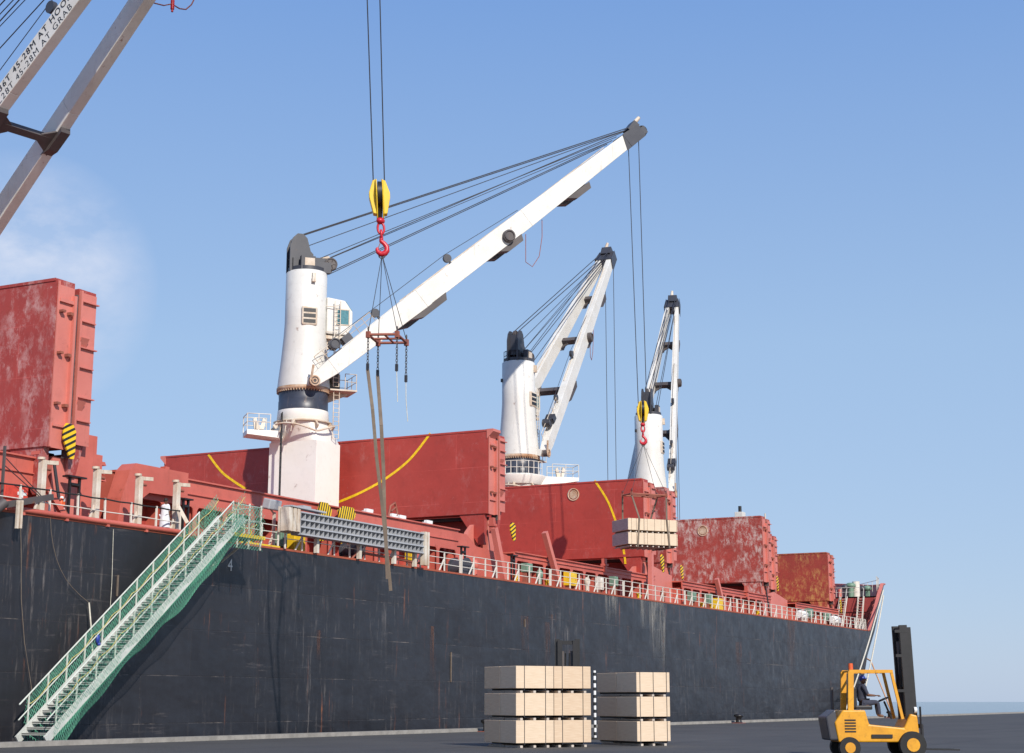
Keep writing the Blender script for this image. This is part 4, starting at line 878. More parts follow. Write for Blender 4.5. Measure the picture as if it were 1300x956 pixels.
net(44.8,46.9,lambda X,t:(62.05+.04*sin(X*9),X,DZ+.05+1.4*t),0,6,.009,cell=.2)
net(xq+.3,gx1,lambda X,t:(X,YO-.10-.10*sin(pi*t)+.12*t,gz(X)-.15-(.62+.16*sin(X*.8)+.08*sin(X*2.7))*t),0,5,.010,cell=.17)
for sgn,yy,zz in ((0,YO-.06,1.0),(1,YI-.04,.95)):
    mb=MB(); pts=[]
    for k in range(67): X=xq+.5+(gx1-xq-.6)*k/66; pts.append((X,yy,gz(X)+zz-.13*abs(sin((X-xq-.5)/((gx1-xq-.6)/10)*pi))))
    mb.tube(pts,.016,5); mb.build('safety_line',M['yrope'],gang)
mb=MB(); p_=V((52.9,YI,gz(52.9)+.55)); mb.ball(p_,.12,8,6,(1,.7,1.6)); mb.ball(p_+V((.08,0,-.2)),.08,8,6); mb.build('blue_rag',M['bluecloth'],gang)
# head platform
mb=MB(); mb.box((60.2,44.8,DZ+.02),(62.1,46.9,DZ+.10)); mb.build('head_platform',M['gang'],gang)
mb=MB(); mb.box((59.9,44.72,DZ-.02),(62.1,44.78,DZ+.14)); mb.box((62.1,44.72,DZ-.02),(62.2,46.9,DZ+.14)); mb.build('platform_edge',M['yellow'],gang)
mb=MB()
for X in (60.25,61.1,62.0):
    for y in (44.85,): mb.box((X-.03,y-.03,DZ-.5),(X+.03,y+.03,DZ+1.55))
mb.box((61.97,46.3,DZ),(62.03,46.36,DZ+1.5)); mb.tube([(60.25,44.85,DZ+1.45),(62.0,44.85,DZ+1.45),(62.0,46.33,DZ+1.45)],.03,6); mb.tube([(60.25,44.85,DZ+.8),(62.0,44.85,DZ+.8),(62.0,46.33,DZ+.8)],.025,6); mb.build('platform_rail',M['railwhite'],gang)
mb=MB(); mb.beam((60.6,45.25,DZ-.2),(60.9,46.9,7.4),.08,.08); mb.beam((61.7,45.3,DZ),(61.9,46.95,7.9),.08,.08); mb.build('bracket',M['railwhite'],gang)
for i,X in enumerate((61.5,)):
    pass
# yellow kick plate by the rail gap and two slack ropes
mb=MB(); mb.box((62.3,YS-.02,DZ+.02),(66.6,YS+.06,DZ+.16)); mb.box((64.2,YS-.01,DZ+.16),(64.26,YS+.05,DZ+.75)); mb.build('kick_plate',M['yellow'],ship)
for z,lab in ((1.05,'upper slack rope strung across the rail gap beside the gangway head'),(.5,'lower slack rope strung across the rail gap beside the gangway head')):
    wire_thing([(62.8+2.0*k/10,YS+.1,DZ+z-.28*sin(pi*k/10)) for k in range(11)],.025,'slack_rope',lab,'rope','yrope')

# ------------------------------------------------------------------ stowed grating along the rail
def grating():
    a=V((67.9,46.45,9.62)); b=V((80.85,46.45,9.50)); H=1.02; root=thing('steel_grating',(74,46.6,9.5),'long grey steel grating of square cells stowed along the ship rail','grating')
    x0,x1=67.45,79.5; z0_=lambda X:9.62-.004*(X-67)
    mb=MB()
    for k in range(4):
        z=9.66+k*.36; mb.box((x0,46.35,z-.035),(x1,46.95,z+.035))
    mb.box((x0,46.93,9.66),(x1,46.97,10.74)); fr=mb.build('long_rib',M['galv'],root)
    n=29; mb=MB()
    for k in range(n+1):
        X=x0+.02+(x1-x0-.06)*k/n; mb.box((X-.015,46.40,9.69),(X+.015,46.92,10.72))
    mb.build('cross_rib',M['galv'],root)
    mb=MB(); mb.box((x1+.005,46.3,9.0),(x1+.22,46.6,10.85)); mb.box((x1+.34,46.3,9.0),(x1+.5,46.6,10.85)); mb.build('end_post',M['rusty_white'],root)
    mb=MB(); mb.box((x0-1.0,46.4,9.75),(x0-.7,46.9,10.9)); mb.box((x0-.6,46.4,9.75),(x0-.35,46.9,10.9)); mb.box((x0-.28,46.4,9.75),(x0-.03,46.9,10.9)); mb.box((x0-1.0,46.95,9.7),(x0,47.05,10.95)); mb.build('end_post',M['rusty_white'],root)
    mb=MB(); mb.beam((x0-.9,46.6,10.97),(x0+2.2,46.6,10.93),.5,.08); mb.box((x0+.2,46.4,10.95),(x0+.9,46.8,11.1)); mb.build('top_plate',M['galv'],root)
    for X in (69.5,73.5,77.0,79.2):
        mb=MB(); mb.box((X-.1,46.7,8.9),(X+.1,46.9,9.62)); mb.build('support_post',M['railwhite'],root)
grating()

# ------------------------------------------------------------------ deck fittings
def lamp_post(px,py0,py1,lab,extra=None):
    b=atY(px,py0,47.75); t=atY(px,py1,47.75); b.z=DZ; root=thing('deck_post',b,lab,'post','white posts along the deck rail')
    H=t.z-DZ; x,y=b.x,b.y; mb=MB(); mb.box((x-.13,y-.13,DZ),(x+.13,y+.13,DZ+H)); mb.beam((x-.45,y,DZ),(x-.1,y,DZ+.9),.1,.1); mb.build('shaft',M['rusty_white'],root,bevel=.02)
    mb=MB(); mb.beam((x-.05,y,DZ+H-.1),(x+.75,y-.1,DZ+H-.05),.14,.16); mb.cyl((x-.1,y,DZ+H),(x-.1,y,DZ+H+.1),.16,12); mb.build('swivel_arm',M['rusty_white'],root)
    mb=MB(); mb.tube([(x+.15,y-.05,DZ+H-.35),(x+.4,y-.05,DZ+H-.35)],.07,8); mb.build('pin',M['framered'],root); return root
lamp_post(50,660,583,'rust streaked white post beside the red first aid box, leftmost of its row')
lamp_post(120,665,595,'rust streaked white post with swivel arm, second from left along the pipe')
lamp_post(174,672,604,'rust streaked white post with swivel arm, left of the man in white')
lamp_post(222,680,612,'rust streaked white post with swivel arm and slanting foot, right of the man in white')
mb=MB(); p=atY(225,640,47.3); q=atY(238,664,46.9); mb.beam(p,q,.22,.16); mb.build('raking_strut',M['rusty_white'],bpy.data.objects['deck_post.003'])
# floodlight on post
b=atY(347,690,47.7); b.z=DZ; fl=thing('floodlight_post',b,'white post with a grey rectangular floodlight near the grey grating','floodlight'); mb=MB(); mb.box((b.x-.06,b.y-.06,DZ),(b.x+.06,b.y+.06,DZ+1.9)); mb.beam((b.x-.5,b.y,DZ),(b.x,b.y,DZ+.9),.08,.08); mb.build('shaft',M['rusty_white'],fl)
mb=MB(); mb.obox((b.x-.35,b.y-.1,DZ+2.25),(.5,0,0),(0,.22,.05),(0,-.06,.24)); mb.build('lamp_housing',M['galv'],fl,bevel=.05); mb=MB(); mb.beam((b.x-.3,b.y,DZ+2.0),(b.x+.1,b.y,DZ+1.75),.06,.06); mb.build('bracket',M['rusty_white'],fl)
# life ring
def torus_obj(name,c,n,R,r,mat,lab,cat):
    mb=MB(); n=V(n).normalized(); a=V((0,0,1)); a=(a-n*a.dot(n)).normalized(); bb=n.cross(a); root=thing(name,c,lab,cat)
    mb.tube([V(c)+(a*cos(2*pi*k/24)+bb*sin(2*pi*k/24))*R for k in range(24)],r,8,closed=True); mb.build('ring',M[mat],root); mb=MB()
    for k in range(4):
        t=pi/4+k*pi/2; pt_=V(c)+(a*cos(t)+bb*sin(t))*R; dd=(-a*sin(t)+bb*cos(t)); mb.tube([pt_-dd*.06,pt_+dd*.06],r*1.1,8)
    mb.build('white_band',M['liferaft'],root)
torus_obj('life_ring',atY(79,640,47.6),(.55,-.83,0),.30,.075,'orange','orange life ring with white bands hung on the rail behind the red strut','life ring')
p=atY(77,656,47.6); mb=MB(); mb.tube([p+V((0,0,.35)),p+V((.02,0,0)),p+V((0,0,-.2))],.07,8); tag(mb.build('smoke_float',M['orange'],loc=p),'orange signal canister hanging below the life ring','canister')
# red box with white panel
p=atY(22,626,47.9); bx=thing('first_aid_box',p,'red box with a white cross shaped panel on the rail at the far left','box'); mb=MB(); mb.box((p.x-.7,p.y,p.z-.25),(p.x+.62,p.y+.45,p.z+.28)); mb.build('box_body',M['boxred'],bx,bevel=.03)
mb=MB(); mb.box((p.x+.0,p.y-.02,p.z-.06),(p.x+.5,p.y-.004,p.z+.06)); mb.box((p.x+.19,p.y-.03,p.z-.16),(p.x+.31,p.y-.022,p.z+.16)); mb.build('white_panel',M['liferaft'],bx)
# black boarding beam at the left edge
a=atY(6,641,46.7); b=atY(66,631,46.7); bb=thing('boarding_beam',a,'rusty black boom lying along the rail at the left edge of the picture','boom'); mb=MB(); mb.beam(a,b,.2,.24); mb.tube([a+V((0,0,.1)),a+V((-.8,.2,-.6))],.2,8); mb.build('boom',M['brace'],bb)
mb=MB()
for px in (23,27.5): u=atY(px,640,46.5); mb.box((u.x-.05,46.45,u.z-.95),(u.x+.05,46.55,u.z+.15))
mb.build('boom_bracket',M['rusty_white'],bb)
p=atY(4,640,47.4); mb=MB(); mb.box((p.x-.1,p.y,DZ),(p.x-.02,p.y+.1,11.5)); tag(mb.build('mast_post',M['brace'],loc=(p.x,p.y,DZ)),'thin dark vertical post at the left edge beside the red first aid box','post')
for (x0,y0,x1,y1,lab) in ((8,582,62,640,'upper stay wire sloping down to the first white post'),(5,590,52,632,'lower stay wire sloping down to the first white post')): wire_thing([atY(x0,y0,47.5),atY(x1,y1,47.6)],.02,'stay_wire',lab,'wire')
wire_thing([(47.2+11.9*k/14,YS+.12,DZ+1.13-.03*abs(sin(k*1.57))) for k in range(15)],.035,'black_hose','black hose lashed along the top of the left rail','hose','rubber')
# black portal frames
def portal(px,py,lab,s=1.0):
    p=atY(px,py,48.9); x=p.x; r=thing('roller_frame',(x,48.9,DZ),lab,'roller frame','black frames beside the coaming'); mb=MB(); h=p.z-DZ
    for g in (-.3,.3): mb.box((x+g*s-.05,48.85,DZ),(x+g*s+.05,48.95,DZ+h))
    mb.box((x-.55*s,48.7,DZ+h),(x+.55*s,49.1,DZ+h+.07)); mb.build('frame',M['black'],r); mb=MB(); mb.cyl((x-.25*s,48.9,DZ+h-.3),(x+.25*s,48.9,DZ+h-.3),.09,10); mb.build('roller',M['black'],r)
portal(95,607,'black roller frame below the first striped plate'); portal(236,635,'black roller frame behind the man in white',.6); portal(588,695,'black roller frame by the hydraulic ram of the wide cover',.8); portal(651,706,'black roller frame right of the hydraulic ram',.7)
# oval fairlead / dark drum
def drum(px,py,R,lab,mat='darkgrey'):
    p=atY(px,py,48.1); root=thing('mooring_winch',(p.x,p.y,DZ),lab,'winch','mooring winches'); mb=MB(); mb.cyl((p.x,p.y-.3,p.z),(p.x,p.y+.5,p.z),R,24); mb.build('drum',M[mat],root,bevel=.05); 
    for yy in (-.4,.52): mb=MB(); mb.cyl((p.x,p.y+yy,p.z),(p.x,p.y+yy+.08,p.z),R*1.2,24); mb.build('flange',M[mat],root)
    mb=MB(); mb.box((p.x-R*.8,p.y-.3,DZ),(p.x+R*.8,p.y+.5,p.z-R*.6)); mb.build('base',M['framered'],root)
drum(586,722,.55,'dark grey winch drum behind the rail right of the grating'); drum(448,700,.4,'dark winch drum half hidden below the grating')
def cabinet(px,py,w,h,lab,mat,y=48.5,z=None,name='deck_locker',cat='locker'):
    p=atY(px,py,y); zc=p.z if z is None else z; zc=max(zc,DZ+h/2+.02); root=thing(name,(p.x,y,DZ),lab,cat,'small lockers and vents behind the rail'); mb=MB(); mb.box((p.x-w/2,y,zc-h/2),(p.x+w/2,y+.5,zc+h/2)); mb.build('casing',M[mat],root,bevel=.04)
    mb=MB(); mb.box((p.x-w*.38,y-.03,zc-h*.36),(p.x+w*.1,y-.004,zc+h*.36)); mb.box((p.x+w*.2,y-.05,zc-.05),(p.x+w*.3,y-.004,zc+.08)); mb.build('door',M[mat],root)
    for g in (-1,1): mb=MB(); mb.box((p.x+g*w*.38-.04,y+.1,DZ),(p.x+g*w*.38+.04,y+.4,zc-h/2)); mb.build('leg',M['framered'],root)
cabinet(381,690,1.0,.95,'yellow locker under the left end of the grey grating','yellow'); cabinet(361,684,.55,.8,'green box left of the yellow locker under the grating','green')
cabinet(525,704,.35,.8,'narrow yellow box by the right end post of the grating','yellow'); cabinet(728,735,1.2,.95,'yellow locker behind the rail left of the plywood load','yellow')
cabinet(915,788-20,1.3,1.1,'yellow locker behind the far rail under the badly worn cover','yellow')
cabinet(673,721,.8,.6,'pale green box behind the rail left of its slanting post','green'); cabinet(882,757,.9,.7,'pale green box behind the rail just right of the hanging plywood','green')
cabinet(903,760,.8,.8,'mid green box behind the rail beside a far yellow locker','green'); cabinet(783,738,.6,.7,'dull green box low behind the rail under the plywood load','green')
cabinet(765,741,.5,.9,'white narrow cabinet behind the rail near the yellow locker','railwhite'); cabinet(1030,778,1.4,.8,'pale green box behind the far rail under the ochre patched cover','green'); cabinet(1053,783,1.2,.8,'second pale green box behind the far rail closer to the bow','green')
def capsule(px,py,lab,L=1.2,R=.35):
    p=atY(px,py,48.0); root=thing('liferaft_canister',(p.x,48,DZ),lab,'liferaft'); z=max(p.z,DZ+R+.3); mb=MB(); mb.tube([(p.x-L/2,48,z),(p.x-L/2+.1,48,z),(p.x+L/2-.1,48,z),(p.x+L/2,48,z)],[R*.7,R,R,R*.7],16); mb.build('canister',M['liferaft'],root); mb=MB()
    for g in (-.35,.35): mb.box((p.x+g-.05,47.7,DZ),(p.x+g+.05,48.3,z-R+.05))
    mb.build('cradle',M['railwhite'],root)
capsule(1018,781,'white liferaft canister behind the far rail, left one of two',1.6,.45); capsule(1060,788,'white liferaft canister behind the far rail, right one of two',1.8,.45)
def vent(x,y,z,h,r,lab,mat,cap=True):
    root=thing('ventilator',(x,y,z),lab,'ventilator','ventilators on the forecastle'); mb=MB(); mb.cyl((x,y,z),(x,y,z+h),r,14); mb.build('pipe',M[mat],root)
    if cap: mb=MB(); mb.lathe((x,y,z+h),[(r*1.3,-.1),(r*1.7,.0),(r*1.6,.25),(r*.8,.42)],16); mb.build('cowl',M[mat],root)
def fvent(px,y,h,r,lab,mat,cap=True): p=atY(px,757,y); vent(p.x if False else y/ (atY(px,750,1).y/atY(px,750,1).x), y,12.8,h,r,lab,mat,cap)
for a in ((1087,50.6,1.9,.42,'tall white ventilator pipe on the forecastle','railwhite',False),(1080,51,1.3,.35,'green mushroom ventilator left of the tall white ventilator','green',True),(1073,51.5,1.1,.22,'small dark ventilator leftmost on the forecastle','darkgrey',True),(1094,50.5,1.1,.25,'dark ventilator just right of the tall white ventilator','darkgrey',True),(1101,50.2,1.2,.3,'grey green ventilator rightmost on the forecastle','green',True),(1066,52,1.0,.2,'short red bollard post on the forecastle near the ochre patched cover','coam',False)): fvent(*a)
# deck ventilators in the bays
for i,(px,py,mat,lab) in enumerate(((603,735,'coam','red pipe vent behind the rail right of the dark winch'),(685,735,'green','small green pump behind the rail below the slanting post'),(842,755,'framered','small rusty valve behind the rail under the plywood corner'),(745,722,'rusty_white','small stained white pipe vent behind the rail'))):
    p=atY(px,py,48.3); vent(p.x,48.3,DZ,.8,.14,lab,mat)
# small yellow hydrants at rail feet
for i,(px,lab) in enumerate(((655,'first yellow fire hydrant behind the rail from the left'),(694,'second yellow fire hydrant behind the rail, below the green pump'),(810,'third yellow fire hydrant, under the plywood load'),(890,'fourth yellow fire hydrant, right of the plywood load'),(902,'fifth yellow fire hydrant, beside the far yellow locker'),(960,'sixth yellow fire hydrant, nearest the ochre patched cover'))):
    p=atY(px,740,47.6); root=thing('fire_hydrant',(p.x,47.6,DZ),lab,'hydrant','yellow fire hydrants behind the rail'); mb=MB(); mb.lathe((p.x,47.6,DZ),[(.16,0),(.12,.08),(.12,.4),(.18,.42),(.14,.52)],12); mb.build('body',M['yellow'],root); mb=MB(); mb.cyl((p.x,47.35,DZ+.3),(p.x,47.6,DZ+.3),.08,8); mb.build('outlet',M['yellow'],root)
# white cowl pieces on top of the coaming behind the grating
for i,px in enumerate((470,502,512,546)):
    p=atY(px,664+ (px-470)*.17,49.9); p.z=12.05; mb=MB(); mb.box((p.x-.45,49.9,12.06),(p.x+.3,50.2,12.18)); mb.box((p.x-.3,49.95,12.18),(p.x+.4,50.15,12.3)); tag(mb.build('coaming_cleat',M['liferaft'],loc=p),'white cleat on the coaming top, %s from the left above the grating'%('first','second','third','fourth')[i],'cleat','white cleats on the coaming')
# rusty crank on coaming
p=atY(499,645,50.0); mb=MB(); mb.tube([(p.x-.5,50,12.1),(p.x-.3,50,12.7),(p.x+.2,50,12.95),(p.x+.5,50,12.4),(p.x+.3,50,12.1)],.07,8); mb.tube([(p.x-.2,50,12.4),(p.x+.3,50,12.7)],.06,6); tag(mb.build('bent_handle',M['framered'],loc=p),'rusty bent pipe handle on the coaming behind the hanging slings','pipe')
# foremast
fm=thing('foremast',(180.5,63.2,12.8),'white foremast top with crosstree showing above the worn hatch cover','mast'); mb=MB(); mb.cyl((180.5,63.2,12.8),(180.5,63.2,21.8),.35,14,r2=.25); mb.build('pole',M['white'],fm); mb=MB(); mb.box((180,62.7,21.8),(181,63.7,22.9)); mb.build('light_box',M['white'],fm,bevel=.05)
mb=MB(); mb.tube([(180.5,60.2,22.1),(180.5,67.4,22.1)],.06,6); mb.tube([(180.5,60.2,21.3),(180.5,60.2,22.6)],.08,6); mb.tube([(180.5,67.4,21.8),(180.5,67.4,22.5)],.06,6); mb.build('crosstree',M['rusty_white'],fm); mb=MB(); mb.cyl((180.5,63.2,22.9),(180.5,63.2,23.6),.2,10); mb.build('lamp',M['black'],fm)

# ropes on the hull side
wire_thing([atY(26,662,46.85),atY(27,700,46.8),atY(27,760,46.8),atY(31,815,46.8),atY(39,866,46.7),atY(44,905,46.5)],.013,'hanging_rope','thin brown rope hanging down the hull near the left edge','rope','sling')
wire_thing([atY(a_,b_,46.82) for a_,b_ in ((64,657),(65,675),(67.5,692),(71.5,709),(77,723),(84,736),(92,746),(102,756),(113,765))],.012,'hanging_rope','curved thin rope looping down the hull left of the gangway','rope','sling')
wire_thing([atY(113,765,46.7),atY(116,800,46.6),atY(118,835,46.4)],.035,'boat_hook_pole','pale pole hanging upright behind the gangway rail','pole','rope')
wire_thing([atY(144,672,46.88),atY(142,740,46.88),atY(140,770,46.88)],.012,'hanging_rope','very thin straight cord hanging down the hull behind the gangway','rope','rope')
for i,(a,b,lab) in enumerate((((1127,757),(1071,896),'left white mooring line from the bow down to the quay'),((1129,770),(1090,897),'right white mooring line from the bow down to the quay'))):
    s=V((180.4,46.95,13.5 if i==0 else 12.9)); e=atY(b[0],b[1],43.2); e.z=.4; wire_thing([lerp(s,e,k/10)-V((0,0,.5*sin(pi*k/10))) for k in range(11)],.075,'mooring_line',lab,'mooring line','rope',group='mooring lines at the bow')
wire_thing([(182,52,7.6),(176,47.5,5.8),(167.5,43.3,.45)],.075,'mooring_line','orange mooring line from behind the bow to the quay','mooring line','orope',group='mooring lines at the bow')
# bollards on the quay edge
for X,lab in ((164,'black iron quay bollard holding the bow mooring lines'),(120,'black iron quay bollard midway along the hull'),(80,'black iron quay bollard behind the plywood stacks')):
    root=thing('bollard',(X,42.6,0),lab,'bollard','bollards on the quay'); mb=MB(); mb.lathe((X,42.6,0),[(.34,.0),(.30,.05),(.22,.12),(.22,.4),(.36,.5),(.34,.62),(.1,.68)],20); mb.build('post',M['black'],root); mb=MB(); mb.box((X-.4,42.2,0),(X+.4,43.0,.04)); mb.build('base_plate',M['framered'],root)

# ------------------------------------------------------------------ plywood stacks on the quay
def quay_stack(corner_px, ang, nx, ny, nz, yq, which, h=.96):
    r=ray(corner_px,880); t=yq/r.y; c=V((r.x*t,yq,0)); a=V((cos(radians(ang)),sin(radians(ang)),0)); b=V((-a.y,a.x,0))
    for k in range(nz):
        for i in range(nx):
            for j in range(ny):
                cc=c+a*((i+.5)*1.54)+b*((j+.5)*1.25)+V((0,0,k*(h+.0)))
                bundle(cc,a,b,1.52,1.23,h-.005,'plywood bundle in the %s quay stack, %s layer, %s column, %s'%(which,('bottom','middle','top')[k],('left','centre','right')[i] if nx==3 else ('left','right')[i],('front','back')[j]),'ply2' if (i+j)%2 else 'ply',None,'plywood bundles in the %s quay stack'%which,straps=(.22,.78))
quay_stack(655,-35,2,2,3,27.0,'wide left',h=.945)
# left face of the wide stack: a second row behind
def quay_single(corner_px,ang,nx,ny,nz,yq,which,wa,wb,h):
    r=ray(corner_px,880); t=yq/r.y; c=V((r.x*t,yq,0)); a=V((cos(radians(ang)),sin(radians(ang)),0)); b=V((-a.y,a.x,0))
    for k in range(nz):
        for i in range(nx):
            for j in range(ny):
                cc=c+a*((i+.5)*(wa+.03))+b*((j+.5)*(wb+.02))+V((0,0,k*h))
                bundle(cc,a,b,wa,wb,h-.005,'plywood bundle in the %s quay stack, %s layer, %s'%(which,('bottom','middle','top')[k],('left end','right end')[i]+(' at the back' if j else '')),'ply2' if (i+j)%2 else 'ply',None,'plywood bundles in the %s quay stack'%which,straps=(.1,.5,.9))
quay_single(808,-35,1,2,3,24.2,'small right',1.45,1.42,.885)
r=ray(755,880); t=30/r.y; mp=V((r.x*t,30,0)); root=thing('marker_post',mp,'thin black and white banded marker post between the two plywood stacks','post'); mb=MB(); mb.cyl(mp,mp+V((0,0,2.9)),.06,10); mb.build('pole',M['bw'],root); mb=MB(); mb.cyl(mp,mp+V((0,0,.08)),.25,14); mb.build('base',M['rubber'],root)

# ------------------------------------------------------------------ people
def person(name, joints, radii, edges, root_i, head, facing, label, shirt_e, legs_e, shirt_mat, trous_mat, hat=None, loc=None):
    loc=V(loc); org=loc
    root=thing(name,loc,label,'person')
    def skin(nm, idx_edges, scale, mat, parent):
        used=sorted({i for e in idx_edges for i in e}); mp={i:k for k,i in enumerate(used)}
        me=bpy.data.meshes.new(nm); me.from_pydata([tuple(V(joints[i])) for i in used],[(mp[a],mp[b]) for a,b in idx_edges],[]); me.update()
        o=bpy.data.objects.new(nm,me); COL.objects.link(o); o.parent=parent
        md=o.modifiers.new('skin','SKIN'); me.skin_vertices.new() if not me.skin_vertices else None
        for k,i in enumerate(used):
            r=radii[i]; r=(r,r) if not isinstance(r,tuple) else r; me.skin_vertices[0].data[k].radius=(r[0]*scale,r[1]*scale); me.skin_vertices[0].data[k].use_root=(k==0)
        sb=o.modifiers.new('sub','SUBSURF'); sb.levels=2; sb.render_levels=2; md.use_smooth_shade=True; me.materials.append(mat); return o
    body=skin('body',edges,1.0,M['skin'],root); ORG[body.name]=org
    skin('shirt',shirt_e,1.16,shirt_mat,root); skin('trousers',legs_e,1.18,trous_mat,root)
    f=V(facing).normalized(); s=V((-f.y,f.x,0)); h=V(head)+loc
    mb=MB(); mb.ball(h,.098,16,12,(1.0,.86,1.2)); mb.ball(h+f*.095-V((0,0,.015)),.02,8,6,(1,.8,1.3)); mb.ball(h+f*.03-V((0,0,.07)),.065,10,8,(1,.8,.8))
    for g in (-1,1): mb.ball(h+s*g*.085-V((0,0,.01)),.024,8,6,(.8,.5,1.3))
    mb.build('head',M['skin'],root)
    mb=MB(); 
    for g in (-1,1): mb.ball(h+f*.084+s*g*.033+V((0,0,.012)),.012,8,6)
    mb.build('eye',M['hair'],root)
    mb=MB(); mb.ball(h-f*.02+V((0,0,.035)),.104,16,10,(1.0,.9,.98)) ; hair=mb.build('hair',M[hat or 'hair'],root)
    if hat: mb=MB(); mb.lathe(h+V((0,0,.03)),[(.135,0),(.13,.02),(.11,.02)],18); mb.build('hat_brim',M[hat],root)
    # hands: palm and five bent fingers
    return root
def hand(parent, wrist, dirv, palm_n, mat='skin'):
    w=V(wrist); d=V(dirv).normalized(); n=V(palm_n).normalized(); s=d.cross(n).normalized(); mb=MB()
    mb.obox(w+d*.045,d*.045,s*.038,n*.014)
    for k,(o,l) in enumerate(((-.030,.062),(-.010,.074),(.010,.070),(.030,.054))):
        b=w+d*.088+s*o; mb.tube([b,b+d*l*.5+n*.008,b+d*l*.85+n*.03,b+d*l*.9+n*.045],[.0095,.009,.008,.006],6)
    b=w+d*.03-s*.036; mb.tube([b,b-s*.025+d*.025,b-s*.03+d*.055+n*.015],[.011,.010,.007],6)
    mb.build('hand',M[mat],parent)
# standing man in white on deck
J=[(0,0,.98),(0,0,1.12),(0,0,1.30),(0,0,1.44),(0,0,1.52),       # pelvis..neck 0-4
   (.02,-.18,1.42),(.03,-.22,1.14),(.12,-.20,.90),              # right arm 5-7 (toward camera side)
   (.02,.18,1.42),(.03,.22,1.14),(.14,.19,.92),                 # left arm 8-10
   (0,-.09,.92),(.02,-.10,.50),(-.02,-.10,.07),(.14,-.11,.04),  # right leg 11-14
   (0,.09,.92),(.04,.10,.50),(.06,.10,.07),(.22,.11,.04)]       # left leg 15-18
Rr=[.13,.12,.14,.10,.055,.055,.043,.030,.055,.043,.030,.09,.06,.042,.035,.09,.06,.042,.035]
E_=[(0,1),(1,2),(2,3),(3,4),(3,5),(5,6),(6,7),(3,8),(8,9),(9,10),(0,11),(11,12),(12,13),(13,14),(0,15),(15,16),(16,17),(17,18)]
pl=V((59.0,48.0,DZ))
man=person('person',J,Rr,E_,0,(.03,0,1.63),(.9,.35,0),'man in loose white shirt and white wrap with black hair standing behind the rail',[(0,1),(1,2),(2,3),(3,5),(5,6),(3,8),(8,9)],[(0,11),(11,12),(0,15),(15,16)],M['cloth'],M['cloth'],loc=pl)
hand(man,pl+V((.12,-.20,.89)),(.3,0,-1),(.9,.3,0)); hand(man,pl+V((.14,.19,.91)),(.3,0,-1),(.9,-.3,0))
mb=MB(); mb.lathe(pl+V((.01,0,0)),[(.25,.42),(.24,.7),(.20,.98),(.19,1.25),(.21,1.38)],20); o=mb.build('wrap',M['cloth'],man)

